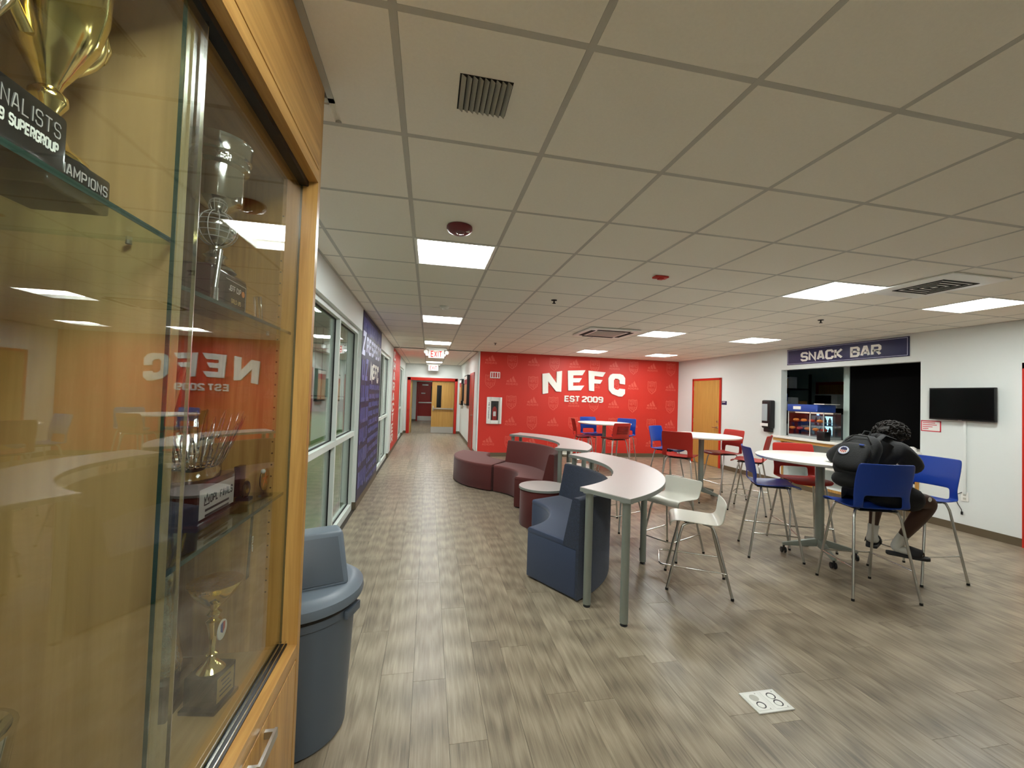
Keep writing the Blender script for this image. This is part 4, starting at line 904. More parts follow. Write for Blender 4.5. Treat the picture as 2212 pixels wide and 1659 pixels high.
def make_chair(m, slatted=False):
    t = thing('bar_chair', (0, 0, 0), 'x', 'chair')
    prof = [(.235, .715, .19), (.225, .738, .215), (.19, .752, .225), (.10, .752, .228), (0, .742, .23), (-.09, .737, .23), (-.15, .742, .23), (-.19, .758, .23), (-.205, .785, .228), (-.213, .82, .226), (-.22, .86, .225), (-.235, .95, .23), (-.255, 1.04, .232), (-.275, 1.12, .226), (-.28, 1.14, .215)]
    if slatted: prof = [(x_, z_ if z_ < .8 else .8+(z_-.8)*.86, h) for x_, z_, h in prof]
    o = part(shell_mesh(prof, 12, None if slatted else (7, 10, 2)), 'seat_shell', m, t, local=True); fin(o, .012)
    if slatted:
        for k in range(7):
            z_ = .86+k*.025; x_ = -.219-(z_-.86)*.22
            part(MB().box(x_-.012, x_-.007, -.15, .15, z_, z_+.006), 'slot', 'cherry', t, local=True)
    for sy_ in (-1, 1):
        for fx, top, tx, fw_ in ((.25, .735, .12, .235), (-.25, .735, -.13, .265)):
            l = part(MB().tube([(tx*.9, sy_*.13, top), (tx, sy_*.17, top-.012), (tx+(fx-tx)*.12, sy_*(.17+.2*(fw_-.17)), top-.07), (fx, sy_*fw_, .012)], .0105, 10), 'leg', 'steel', t, ang=50, local=True)
            part(MB().lathe([(.012, 0), (.013, .003), (.012, .02)], 10, (fx, sy_*fw_, 0)), 'glide', 'black_plastic', l, local=True)
    q = MB(); zr = .255
    def lp(fx, tx, fw_, s): f = (.735-.08-zr)/(.735-.08-.012); f = min(1, f); return (tx+(fx-tx)*.12+(fx-tx-(fx-tx)*.12)*f, s*((.17+.2*(fw_-.17))+(fw_-(.17+.2*(fw_-.17)))*f), zr)
    FL, FR, BL, BR = lp(.25, .12, .235, 1), lp(.25, .12, .235, -1), lp(-.25, -.13, .265, 1), lp(-.25, -.13, .265, -1)
    fl2, fr2 = (FL[0]+.012, FL[1], zr), (FR[0]+.012, FR[1], zr)
    q.tube([BL, FL], .007, 8).tube([BR, FR], .007, 8).tube([fl2, fr2], .007, 8)
    part(q, 'foot_rail', 'chrome', t, ang=50, local=True)
    part(MB().box(-.16, .15, -.15, .15, .722, .73), 'seat_frame', 'black_plastic', t, local=True)
    return t
CH = {}
def place_chair(x_, y_, a, kind, label, group):
    if kind not in CH:
        CH[kind] = make_chair('blue_plastic' if kind == 'blue' else 'red_plastic', kind == 'slat'); o = CH[kind]
    else: o = copy_tree(CH[kind])
    o.location = (x_, y_, 0); o.rotation_euler = (0, 0, radians(a)); tag(o, label, 'chair', group); return o
place_chair(3.83, 3.03, 74.5, 'blue', 'blue plastic bar chair on which the person with the backpack sits', 'bar chairs at the table by the person')
place_chair(4.68, 3.23, 180, 'blue', 'blue plastic bar chair by the right wall, under the person\'s knee', 'bar chairs at the table by the person')
place_chair(3.68, 3.906, -29.5, 'blue', 'empty blue plastic bar chair nearest the white low-back stools', 'bar chairs at the table by the person')
place_chair(4.28, 4.09, 249, 'red', 'red plastic bar chair between the person\'s table and the snack bar counter', 'bar chairs at the table by the person')
place_chair(3.91, 5.91, 42, 'red', 'red plastic bar chair at the middle round table with its back to the white stools', 'bar chairs at the middle table')
place_chair(4.2, 6.75, -60, 'blue', 'only blue plastic bar chair at the middle round table', 'bar chairs at the middle table')
place_chair(4.95, 6.28, 184, 'red', 'red plastic bar chair at the middle round table in front of the wooden door', 'bar chairs at the middle table')
place_chair(4.79, 5.47, 130, 'red', 'red plastic bar chair at the middle round table seen below the black dispenser', 'bar chairs at the middle table')
place_chair(3.44, 8.87, -10, 'red', 'red plastic bar chair with an open back at the round table by the red wall', 'bar chairs at the far table')
place_chair(3.9, 9.45, -80, 'blue', 'blue plastic bar chair with its back to the lettered red wall', 'bar chairs at the far table')
place_chair(3.99, 8.42, 104, 'slat', 'red bar chair with horizontal slots across its back', 'bar chairs at the far table')
place_chair(4.52, 9.09, 227, 'blue', 'blue plastic bar chair behind the slotted red chair at the far table', 'bar chairs at the far table')
def make_stool():
    t = thing('low_stool', (0, 0, 0), 'x', 'stool')
    prof = [(.232, .53, .205), (.232, .556, .205), (.215, .58, .205), (.17, .59, .205), (.06, .584, .205), (-.06, .578, .205), (-.125, .58, .205), (-.16, .592, .205), (-.182, .618, .206), (-.192, .66, .212), (-.2, .72, .222), (-.205, .75, .224), (-.207, .765, .212)]
    o = part(shell_mesh(prof, 8, dish=.006, bk=2), 'seat_shell', 'white_ply', t, local=True); fin(o, .012)
    part(MB().box(-.1, .12, -.12, .12, .562, .572), 'seat_plate', 'black_plastic', t, local=True)
    for s in (-1, 1):
        for fx, tx, w0, w1 in ((.25, .13, .14, .21), (-.25, -.11, .14, .215)):
            l = part(MB().tube([(tx*.3, s*w0*.75, .562), (tx*.75, s*w0*.95, .558), (tx, s*w0, .54), (tx+(fx-tx)*.15, s*(w0+.015), .48), (fx, s*w1, .012)], .0105, 10), 'leg', 'steel', t, ang=50, local=True)
            part(MB().lathe([(.012, 0), (.013, .003), (.012, .02)], 10, (fx, s*w1, 0)), 'glide', 'black_plastic', l, local=True)
    zr = .2; q = MB(); pts = [(-.205, .195, zr), (.26, .19, zr), (.30, .175, zr), (.315, .14, zr), (.315, -.14, zr), (.30, -.175, zr), (.26, -.19, zr), (-.205, -.195, zr)]
    q.tube(pts, .007, 8); part(q, 'foot_rail', 'chrome', t, ang=50, local=True)
    return t
stl = make_stool()
for k, (x_, y_, a, l) in enumerate(((2.37, 3.305, 150, 'white low-back stool nearest the free end legs of the counter behind the navy sofa'), (2.6, 4.05, 205, 'white low-back stool between the navy sofa counter and the middle round table'),
        (2.42, 4.95, 206, 'white low-back stool pushed in where the two curved counters meet'), (2.3, 5.95, 172, 'white low-back stool under the counter of the maroon sofa'), (2.35, 7.3, 205, 'white low-back stool at the maroon sofa counter closest to the red wall'))):
    o = stl if k == 0 else copy_tree(stl); o.location = (x_, y_, 0); o.rotation_euler = (0, 0, radians(a)); tag(o, l, 'stool', 'white low-back stools')

# ================================================================ ROUND TABLES
def make_round():
    t = thing('round_table', (0, 0, 0), 'x', 'table'); z = 1.05
    part(MB().lathe([(.585, z-.03), (.6, z-.022), (.603, z-.004), (.598, z), (0, z)], 64), 'table_top', 'table_white', t, ang=40, local=True)
    part(MB().tube([(0, 0, .14), (0, 0, z-.03)], .042, 24), 'post', 'grey_metal', t, ang=40, local=True)
    part(MB().lathe([(.12, z-.036), (.12, z-.03)], 24), 'mount_plate', 'grey_metal', t, local=True)
    for k in range(4):
        a = k*pi/2; M = Matrix.Rotation(a, 3, 'Z'); q = MB()
        sec = lambda x_, hw_, z0, z1: [M @ Vector((x_, -hw_, z0)), M @ Vector((x_, hw_, z0)), M @ Vector((x_, hw_*.8, z1)), M @ Vector((x_, -hw_*.8, z1))]
        q.add(sec(.03, .03, .115, .195)+sec(.345, .018, .085, .115), [(0, 1, 2, 3), (7, 6, 5, 4), (0, 4, 5, 1), (1, 5, 6, 2), (2, 6, 7, 3), (3, 7, 4, 0)])
        part(q, 'base_arm', 'grey_metal', t, bevel=.004, local=True)
        c = M @ Vector((.33, 0, 0)); w_ = MB()
        for s in (-1, 1): w_.lathe([(0, -.008), (.03, -.008), (.032, 0), (.03, .008), (0, .008)], 16, c+Vector((.012, s*.016, .032)), Matrix.Rotation(pi/2, 3, 'X'))
        w_.tube([c+Vector((0, 0, .03)), c+Vector((0, 0, .088))], .011, 8); part(w_, 'caster', 'black_plastic', t, ang=40, local=True)
    return t
rt = make_round()
for k, (x_, y_, a, l) in enumerate(((4.13, 3.73, 63, 'round white bar-height table at which the person leans'), (4.5, 6.22, 20, 'round white bar-height table in front of the wooden door'), (3.98, 8.97, 10, 'round white bar-height table by the lettered red wall'))):
    o = rt if k == 0 else copy_tree(rt); o.location = (x_, y_, 0); o.rotation_euler = (0, 0, radians(a)); tag(o, l, 'table', 'round bar-height tables')

# ================================================================ FLOOR BOX
fb = thing('floor_outlet', (1.85, 1.97, 0), 'white metal floor outlet box cover with four round sockets', 'outlet')
part(MB().box(1.741, 1.957, 1.893, 2.043, .0002, .007), 'cover', 'white_paint', fb, bevel=.002)
for k in range(2):
    x_ = 1.796+k*.106; bz = part(MB().box(x_-.042, x_+.042, 1.907, 2.029, .007, .0085), 'plate', 'fixture_white', fb, bevel=.0007)
    for j, yy in enumerate((1.942, 1.994)):
        part(MB().lathe([(0, .0088), (.024, .0088), (.024, .0094), (0, .0094)], 24, (x_, yy, 0)), 'well', 'black_plastic' if not (k == 0 and j == 1) else 'tbar', bz)
        if not (k == 0 and j == 1): part(MB().lathe([(0, .0094), (.018, .0094), (.018, .0115), (0, .0115)], 24, (x_-.004, yy-.004, 0)), 'socket', 'fixture_white', bz, ang=40)
    for yy in (1.913, 2.023): part(MB().lathe([(0, .0085), (.004, .0085), (.004, .0092), (0, .0092)], 10, (x_+.03, yy, 0)), 'screw', 'steel', bz)

# ================================================================ RIGHT WALL FITTINGS
tv = thing('television', (XR, 4.26, 1.46), 'black flat television hung on the right wall above a cable cover', 'television')
part(MB().box(XR-.075, XR-.035, 3.905, 4.605, 1.468, 1.905), 'housing', 'black_plastic', tv, bevel=.006); part(MB().box(XR-.0765, XR-.0745, 3.917, 4.593, 1.488, 1.893), 'screen', 'screen', tv)
part(MB().box(XR-.035, XR-.001, 4.1, 4.4, 1.55, 1.8), 'wall_mount', 'black_matte', tv); part(MB().box(XR-.079, XR-.074, 4.235, 4.275, 1.462, 1.474), 'badge', 'steel', tv)
single(MB().box(XR-.02, XR-.0005, 4.225, 4.255, .5, 1.47), 'cable_cover', 'wall_white', 'slim white cable cover running down the wall below the television', 'cable cover', bevel=.003)
ou = thing('wall_outlet', (XR, 4.245, .41), 'white wall outlet plate below the television cable cover', 'outlet')
part(MB().box(XR-.008, XR-.0005, 4.205, 4.285, .405, .525), 'plate', 'fixture_white', ou, bevel=.002)
for z in (.44, .49): part(MB().box(XR-.0095, XR-.008, 4.23, 4.26, z-.014, z+.014), 'socket', 'tbar', ou)
single(MB().tube([(XR-.012, 4.27, .52), (XR-.02, 4.32, .48), (XR-.016, 4.335, .42), (XR-.014, 4.31, .35), (XR-.012, 4.275, .29), (XR-.012, 4.27, .26)], .004, 6).box(XR-.02, XR-.004, 4.262, 4.278, .225, .265), 'cord', 'black_plastic', 'thin black loose cord with a plug dangling below the wall outlet', 'cord')
nt_ = thing('notice', (XR, 4.63, 1.28), 'white paper notice with a red border taped beside the snack bar window', 'sign')
part(MB().box(XR-.003, XR-.0005, 4.508, 4.75, 1.29, 1.445), 'paper', 'paper', nt_)
q = MB()
for a, b, c, d in ((4.508, 4.75, 1.43, 1.445), (4.508, 4.75, 1.29, 1.303), (4.508, 4.523, 1.29, 1.445), (4.738, 4.75, 1.29, 1.445)): q.box(XR-.004, XR-.003, a, b, c, d)
part(q, 'border', 'notice_red', nt_)
q = MB()
for k, wd in enumerate((.15, .17, .12, .07)): q.box(XR-.0036, XR-.003, 4.728-wd, 4.728, 1.407-k*.028, 1.417-k*.028)
part(q, 'text_lines', 'notice_red', nt_)
dp = thing('paper_dispenser', (XR, 7.45, 1.03), 'black wall dispenser with a clear front window beside the snack bar', 'dispenser')
part(MB().box(XR-.12, XR-.001, 7.33, 7.57, 1.10, 1.68), 'housing', 'black_plastic', dp, bevel=.035, seg=4)
part(MB().box(XR-.125, XR-.119, 7.41, 7.55, 1.25, 1.6), 'window', 'bag_clear', dp, bevel=.004); part(MB().box(XR-.13, XR-.1, 7.39, 7.59, 1.14, 1.2), 'paper', 'paper', dp, bevel=.004)
part(MB().box(XR-.09, XR-.01, 7.36, 7.54, 1.02, 1.1), 'tray', 'black_plastic', dp, bevel=.015)
rs = thing('room_sign', (XR, 8.83, 1.56), 'small navy room plaque beside the wooden door', 'sign')
part(MB().box(XR-.01, XR-.0005, 8.76, 8.92, 1.545, 1.635), 'plate', 'sign_navy', rs, bevel=.002); part(MB().box(XR-.0112, XR-.01, 8.80, 8.9, 1.6, 1.615), 'print', 'paper', rs)
sn = thing('snack_bar_sign', (XR, 5.97, 2.39), 'navy sign board reading SNACK BAR above the serving window', 'sign')
part(MB().box(XR-.02, XR-.001, 4.9, 7.045, 2.385, 2.685), 'board', 'sign_navy', sn, bevel=.003)
q = MB()
for a, b, c, d in ((4.915, 7.03, 2.664, 2.67), (4.915, 7.03, 2.4, 2.406), (4.915, 4.922, 2.4, 2.67), (7.023, 7.03, 2.4, 2.67)): q.box(XR-.0215, XR-.02, a, b, c, d)
part(q, 'border_line', 'lilac_print', sn)
wid = {'S': 4, 'N': 4, 'A': 4, 'C': 4, 'K': 3.9, 'B': 4, 'R': 4}
tot = sum(wid.get(ch, 2.2)+1.9 for ch in 'SNACK BAR'); kx = (6.735-5.27)/tot; yy = 6.735
for ch in 'SNACK BAR':
    if ch != ' ':
        q = MB(); text(q, ch, (XR-.02, yy, 2.435), (0, -1, 0), (0, 0, 1), (-1, 0, 0), .175, (wid[ch]+1.5)*kx, 1.5, 0, .004); part(q, 'letter', 'letter_white', sn)
    yy -= (wid.get(ch, 2.2)+1.9)*kx

# ---------------------------------------------------------------- red wall fittings
fx = thing('extinguisher_cabinet', (1.69, YN, .85), 'white fire extinguisher wall cabinet with a glass door on the red wall', 'cabinet')
q = MB()
for a, b, c, d in ((1.49, 1.60, .85, 1.54), (1.80, 1.885, .85, 1.54), (1.6, 1.8, 1.44, 1.54), (1.6, 1.8, .85, .94)): q.box(a, b, YN-.035, YN-.002, c, d)
part(q, 'frame', 'white_paint', fx, bevel=.004); part(MB().box(1.6, 1.8, YN-.006, YN-.003, .94, 1.44), 'liner', 'hall_pad', fx); part(MB().box(1.6, 1.8, YN-.03, YN-.027, .94, 1.44), 'pane', 'clear_plastic', fx)
q = MB(); text(q, 'FIRE EXTINGUISHER', (1.53, YN-.0352, 1.4), (0, 0, -1), (1, 0, 0), (0, -1, 0), .03, .42, 1.2, 0, .0008); part(q, 'lettering', 'ink', fx, label='small vertical dark letters')
ex = thing('fire_extinguisher', (1.70, YN-.02, .945), 'red fire extinguisher standing behind the wall cabinet glass', 'fire extinguisher')
part(MB().lathe([(.058, .945), (.06, .955), (.06, 1.22), (.05, 1.26), (.02, 1.285), (.018, 1.3)], 24, (1.70, YN-.0165, 0), sy=.15), 'cylinder', 'ext_red', ex, ang=40)
part(MB().box(1.685, 1.715, YN-.024, YN-.01, 1.3, 1.34).box(1.66, 1.75, YN-.022, YN-.014, 1.34, 1.36), 'valve', 'black_plastic', ex); part(MB().box(1.665, 1.735, YN-.0265, YN-.0255, 1.05, 1.17), 'label', 'paper', ex)
fa = thing('fire_alarm', (1.68, YN, 2.04), 'white wall fire alarm horn strobe with red slots on the red wall', 'fire alarm')
part(MB().box(1.555, 1.81, YN-.045, YN-.0015, 2.035, 2.2), 'housing', 'white_paint', fa, bevel=.006)
for k, (a, b) in enumerate(((1.575, 1.605), (1.63, 1.67), (1.69, 1.73), (1.76, 1.79))): part(MB().box(a, b, YN-.047, YN-.045, 2.055, 2.18), 'slot', 'alarm_red', fa)
# ---------------------------------------------------------------- framed pictures on the corridor wall
for y0_, y1_, z0_, z1_, l, am_ in ((12.95, 13.95, 1.24, 2.2, 'black box frame with a white and red headed tan print on the corridor wall', 'art_tan'), (14.3, 14.9, 1.35, 1.95, 'small black wall display between the two box frames', None), (15.2, 16.1, 1.18, 2.14, 'black box frame with a tan print near the end of the corridor', 'art_tan')):
    t = thing('picture_frame', (XC, (y0_+y1_)/2, z0_), l, 'picture')
    d = .09 if am_ else .12; part(MB().box(XC-d, XC-.001, y0_, y1_, z0_, z1_), 'frame', 'black_plastic', t, bevel=.006)
    if am_:
        part(MB().box(XC-d-.003, XC-d, y0_+.05, y1_-.05, z0_+.05, z1_-.3), 'print', am_, t); part(MB().box(XC-d-.003, XC-d, y0_+.05, y1_-.05, z1_-.3, z1_-.14), 'print', 'art_red', t); part(MB().box(XC-d-.003, XC-d, y0_+.05, y1_-.05, z1_-.14, z1_-.04), 'print', 'paper', t)
    else: part(MB().box(XC-d-.002, XC-d, y0_+.03, y1_-.03, z0_+.03, z1_-.03), 'screen', 'screen', t)

# ================================================================ SNACK BAR
structure(MB().box(9.9, 10.0, 3.6, 10.6, 0, 2.8).box(XR+.14, 10, 10.5, 10.6, 0, 2.8).box(XR+.14, 10, 3.5, 3.6, 0, 2.8), 'wall_kitchen', 'kitchen_wall', origin=(8.5, 6.4, 0))
structure(MB().box(XR+.14, 10, 3.5, 10.6, 2.7, 2.8), 'ceiling_kitchen', 'kitchen_wall'); structure(MB().box(XR+.3, 10, 3.5, 10.6, -.1, 0), 'floor_kitchen', 'subfloor')
structure(MB().box(XR+.0, XR+.14, SB[1]-.012, SB[1], SB[2], SB[3]).box(XR, XR+.14, SB[0], SB[1], SB[3]-.012, SB[3]), 'trim_2', 'wall_white')
ct = thing('serving_counter', (6.95, 5.97, 0), 'white laminate serving counter with an oak edge below the snack bar window', 'counter')
part(MB().box(6.82, 7.5, 4.74, 7.24, .94, .978), 'counter_top', 'table_white', ct, bevel=.004); part(MB().box(6.845, 6.87, 4.76, 7.22, .885, .94), 'oak_edge', 'oak_y', ct)
for yy in (4.9, 5.95, 7.05): part(MB().box(6.87, 6.995, yy-.015, yy+.015, .86, .94), 'bracket', 'oak', ct)
ni = thing('display_shelves', (7.2, 5.97, .12), 'oak trimmed white shelf niche built under the snack bar counter', 'shelf')
part(MB().box(7.14, 7.55, NI[0]-.03, NI[0], .12, .9).box(7.14, 7.55, NI[1], NI[1]+.03, .12, .9).box(7.14, 7.55, NI[0], NI[1], .09, .12).box(7.14, 7.55, NI[0], NI[1], .9, .93).box(7.53, 7.55, NI[0], NI[1], .12, .9), 'box', 'wall_white', ni)
q = MB(); e = .045
for a, b, c, d in ((NI[0]-.03, NI[0]+e-.03, .09, .9), (NI[1]-e+.03, NI[1]+.03, .09, .9), (NI[0]-.03, NI[1]+.03, .09, .09+e)): q.box(XR-.014, XR-.0005, a, b, c, d)
part(q, 'oak_trim', 'oak', ni); part(MB().box(7.02, 7.53, NI[0], NI[1], .46, .49), 'shelf_board', 'table_white', ni)
random.seed(21)
for k in range(5):
    y_ = NI[0]+.1+k*.13; single(MB().box(7.08, 7.3, y_, y_+.11, .49, .49+random.uniform(.16, .24)), 'snack_box', 'sign_navy', 'purple snack carton on the shelf under the counter', 'carton', 'cartons under the counter', bevel=.003)
structure(MB().box(7.56, 7.65, 3.6, 6.26, 0, 2.7), 'kitchen_shade_panel', 'black_matte'); structure(MB().box(7.55, 7.66, 6.26, 6.37, 0, 2.7), 'trim_3', 'kitchen_wall')  # unlit part of the kitchen drawn as a black panel, its shade in the colour
kd = structure(MB().box(9.87, 9.9, 8.26, 8.33, 0, 2.2).box(9.87, 9.9, 9.0, 9.07, 0, 2.2).box(9.87, 9.9, 8.26, 9.07, 2.13, 2.2), 'door_6', 'door_red', origin=(9.88, 8.66, 0)); part(MB().box(9.88, 9.899, 8.33, 9.0, .01, 2.13), 'leaf', 'door_wood', kd)
# glass door fridge with microwave on top
fg = thing('drinks_fridge', (9.2, 8.080, 0), 'glass-door drinks fridge glowing pale blue inside the snack bar', 'fridge')
part(MB().box(8.95, 9.5, 7.730, 7.780, 0, 1.42).box(8.95, 9.5, 8.400, 8.450, 0, 1.42).box(9.45, 9.5, 7.780, 8.400, 0, 1.42).box(8.95, 9.5, 7.780, 8.400, 1.36, 1.42).box(8.95, 9.5, 7.780, 8.400, 0, .1), 'body', 'fridge_body', fg); part(MB().box(9.43, 9.449, 7.780, 8.400, .1, 1.36), 'back_light', 'fridge_light', fg)
for z in (.4, .65, .9, 1.13): part(MB().box(8.99, 9.43, 7.780, 8.400, z, z+.012), 'shelf', 'fridge_body', fg)
part(MB().box(8.935, 8.945, 7.780, 8.400, .1, 1.36), 'glass_door', 'clear_plastic', fg); part(MB().box(8.93, 8.948, 7.730, 7.780, .1, 1.36).box(8.93, 8.948, 8.400, 8.450, .1, 1.36), 'door_frame', 'alu', fg); part(MB().box(8.94, 8.948, 8.130, 8.180, 1.375, 1.405), 'indicator', 'fridge_led', fg)
for i_, z in enumerate((.412, .662, .912, 1.142)):
    for j in range(5): single(MB().lathe([(.03, z), (.032, z+.01), (.032, z+.12), (.014, z+.155), (.014, z+.18)], 10, (9.08, 7.860+j*.115, 0)), 'drink_bottle', 'bottle_a' if (i_+j) % 2 else 'bottle_b', 'small drink bottle on a lit fridge shelf', 'bottle', 'bottles in the drinks fridge', ang=50)
mw = thing('microwave', (9.2, 7.980, 1.42), 'silver microwave oven with a dark door on top of the drinks fridge', 'microwave')
part(MB().box(9.0, 9.4, 7.740, 8.300, 1.55, 1.87), 'body', 'alu', mw, bevel=.008); part(MB().box(8.99, 9.0, 7.880, 8.280, 1.58, 1.84), 'door', 'screen', mw); part(MB().box(8.99, 9.0, 7.760, 7.860, 1.58, 1.84), 'control_panel', 'alu', mw)
single(MB().box(8.95, 9.45, 7.720, 8.440, 1.42, 1.55), 'fridge_crate', 'black_matte', 'black tray between the drinks fridge and the microwave', 'tray')
# storage rack on the left with stacked goods
rk = thing('storage_rack', (8.15, 8.25, 0), 'tall dark storage rack against the snack bar side wall', 'shelf')
for x_, y_ in ((7.72, 7.95), (7.72, 8.55), (8.5, 7.95), (8.5, 8.55)): part(MB().box(x_-.02, x_+.02, y_-.02, y_+.02, 0, 2.3), 'post', 'black_matte', rk)
for z in (.9, 1.45, 1.95): part(MB().box(7.7, 8.52, 7.93, 8.57, z, z+.02), 'shelf_board', 'black_matte', rk)
GD = [(7.45, 1.97, .22, 'kraft', 'brown carton on the top rack shelf'), (7.75, 1.97, .26, 'box_white', 'white carton on the top rack shelf'), (7.45, 1.47, .2, 'box_white', 'white wrapped cup stack on the middle rack shelf'), (7.45, 1.67, .18, 'box_blue', 'blue carton stacked on the white cup stack'), (7.8, 1.47, .3, 'box_white', 'tall white carton on the middle rack shelf'), (8.1, 1.47, .22, 'kraft', 'brown carton at the far end of the middle rack shelf'), (7.5, .92, .25, 'bag_clear', 'clear bag of supplies on the low rack shelf'), (7.9, .92, .3, 'black_matte', 'black bin on the low rack shelf')]
for x_, z, h, m, l in GD: single(MB().box(x_*.8+1.78, x_*.8+1.98, 7.98, 8.3, z, z+h), 'carton' if m != 'bag_clear' else 'supply_bag', m, l+' inside the snack bar', 'carton', bevel=.01)
# food warmer on the counter
wm = thing('food_warmer', (7.1, 6.75, .978), 'clear counter-top pretzel warmer with a blue header on the snack bar counter', 'food warmer')
x0, x1, y0, y1, z0 = 7.04, 7.42, 6.3, 7.06, .978
part(MB().box(x0, x1, y0, y1, z0, z0+.05), 'base', 'fridge_body', wm, bevel=.004)
for a, b, c, d in ((x0, x0+.006, y0, y1), (x1-.006, x1, y0, y1), (x0, x1, y0, y0+.006), (x0, x1, y1-.006, y1)): part(MB().box(a, b, c, d, z0+.05, z0+.5), 'pane', 'clear_plastic', wm)
for yy in (y0+.003, (y0+y1)/2-.1, y1-.003): part(MB().box(x0-.004, x0+.008, yy-.006, yy+.006, z0+.05, z0+.5), 'corner_post', 'alu', wm)
part(MB().box(x0-.03, x1, y0+.1, y1, z0+.5, z0+.64), 'header', 'box_blue', wm, bevel=.015); part(MB().box(x0-.01, x1-.05, y0-.02, y0+.2, z0+.645, z0+.66), 'paper', 'paper', wm)
part(MB().box(x0-.032, x0-.03, y0+.45, y0+.62, z0+.54, z0+.6), 'logo', 'letter_white', wm); part(MB().box(x0+.06, x1-.06, y0+.1, y1-.1, z0+.47, z0+.49), 'heat_lamp', 'warmer_glow', wm)
for z in (.14, .3): part(MB().box(x0+.02, x1-.02, y0+.02, y1-.02, z0+z, z0+z+.006), 'shelf', 'clear_plastic', wm)
random.seed(8)
for k in range(9):
    yy = y0+.1+k*.085; z = z0+.307 if k % 2 else z0+.147; single(MB().lathe([(.02, z), (.05, z+.012), (.055, z+.03), (.04, z+.05), (0, z+.055)], 12, (x0+.12, yy, 0)), 'pretzel', 'food_orange' if k % 3 else 'food_red', 'baked snack on a shelf of the food warmer', 'pastry', 'snacks in the warmer', ang=60)
single(MB().box(6.86, 6.99, 6.12, 6.28, .978, 1.14), 'card_reader', 'black_plastic', 'small black speaker box on the snack bar counter beside the warmer', 'speaker', bevel=.02)
single(MB().lathe([(.05, .978), (.055, .98), (.05, 1.02), (.02, 1.04), (0, 1.04)], 16, (7.05, 4.9, 0)), 'paper_bowl', 'paper', 'small stack of paper liners at the end of the snack bar counter', 'paper', ang=40)

# ================================================================ PERSON
def skin(name, verts, edges, root, m, parent, lv=2, label=None):
    """verts: {key: (pos, rx, ry)}; one continuous skinned surface"""
    keys = list(verts); me = bpy.data.meshes.new(name); off = ORG[parent] if parent else Vector((0, 0, 0))
    me.from_pydata([tuple(Vector(verts[k][0])-off) for k in keys], [(keys.index(a), keys.index(b)) for a, b in edges], []); me.update()
    o = bpy.data.objects.new(name, me); COL.objects.link(o); o.parent = parent
    s = o.modifiers.new('skin', 'SKIN'); s.use_smooth_shade = True; s.branch_smoothing = .6
    sk = me.skin_vertices[0].data
    for i, k in enumerate(keys): sk[i].radius = verts[k][1:3]; sk[i].use_root = (k == root); sk[i].use_loose = False
    b = o.modifiers.new('subd', 'SUBSURF'); b.levels = lv; b.render_levels = lv
    dg = bpy.context.evaluated_depsgraph_get(); ev = o.evaluated_get(dg); nm_ = bpy.data.meshes.new_from_object(ev)
    o.modifiers.clear(); o.data = nm_; o.data.materials.clear(); o.data.materials.append(MATS[m])
    for p in nm_.polygons: p.use_smooth = True
    ORG[o] = off; return tag(o, label)
pe = thing('person', (3.82, 3.0, .76), 'person in a dark hoodie, black shorts and slides bent forward at the round table', 'person')
J = {'pel': (3.80, 3.045, .87), 'sp1': (3.835, 3.055, .98), 'sp2': (3.895, 3.065, 1.12), 'che': (3.975, 3.075, 1.245), 'nk': (4.075, 3.075, 1.285), 'hd0': (4.13, 3.08, 1.315), 'hd': (4.20, 3.085, 1.335), 'hd2': (4.26, 3.09, 1.32),
     'sR': (4.03, 2.90, 1.245), 'eR': (4.245, 2.925, 1.085), 'wR': (4.40, 3.10, 1.125), 'sL': (3.985, 3.245, 1.225), 'eL': (3.955, 3.455, 1.10), 'wL': (4.19, 3.47, 1.085),
     'hR': (3.83, 2.96, .86), 'kR': (4.31, 2.85, .80), 'aR': (4.25, 3.055, .395), 'hL': (3.81, 3.13, .86), 'kL': (4.235, 3.22, .81), 'aL': (4.185, 3.235, .42)}
V_ = lambda k: Vector(J[k])
def mid(a, b, f=.5): return tuple(V_(a)*(1-f)+V_(b)*f)
body = {'pel': (J['pel'], .11, .1), 'sp1': (J['sp1'], .1, .085), 'sp2': (J['sp2'], .1, .085), 'che': (J['che'], .095, .08), 'nk': (J['nk'], .055, .055), 'hd0': (J['hd0'], .062, .065), 'hd': (J['hd'], .078, .092), 'hd2': (J['hd2'], .07, .08),
  'sR': (J['sR'], .055, .055), 'uaR': (mid('sR', 'eR'), .046, .046), 'eR': (J['eR'], .038, .038), 'faR': (mid('eR', 'wR', .4), .036, .036), 'wR': (J['wR'], .026, .026),
  'sL': (J['sL'], .055, .055), 'uaL': (mid('sL', 'eL'), .046, .046), 'eL': (J['eL'], .038, .038), 'faL': (mid('eL', 'wL', .4), .036, .036), 'wL': (J['wL'], .026, .026),
  'hR': (J['hR'], .09, .09), 'thR': (mid('hR', 'kR', .45), .075, .075), 'k0R': (mid('hR', 'kR', .85), .075, .075), 'kR': (J['kR'], .074, .074), 'cR': (mid('kR', 'aR', .3), .07, .07), 'c2R': (mid('kR', 'aR', .65), .054, .054), 'aR': (J['aR'], .034, .034),
  'hL': (J['hL'], .09, .09), 'thL': (mid('hL', 'kL', .45), .075, .075), 'kL': (J['kL'], .068, .068), 'cL': (mid('kL', 'aL', .3), .062, .062), 'c2L': (mid('kL', 'aL', .65), .044, .044), 'aL': (J['aL'], .034, .034)}
fR, fL = (Vector((.7, -.71, 0))).normalized(), (Vector((.2, .13, 0))).normalized()
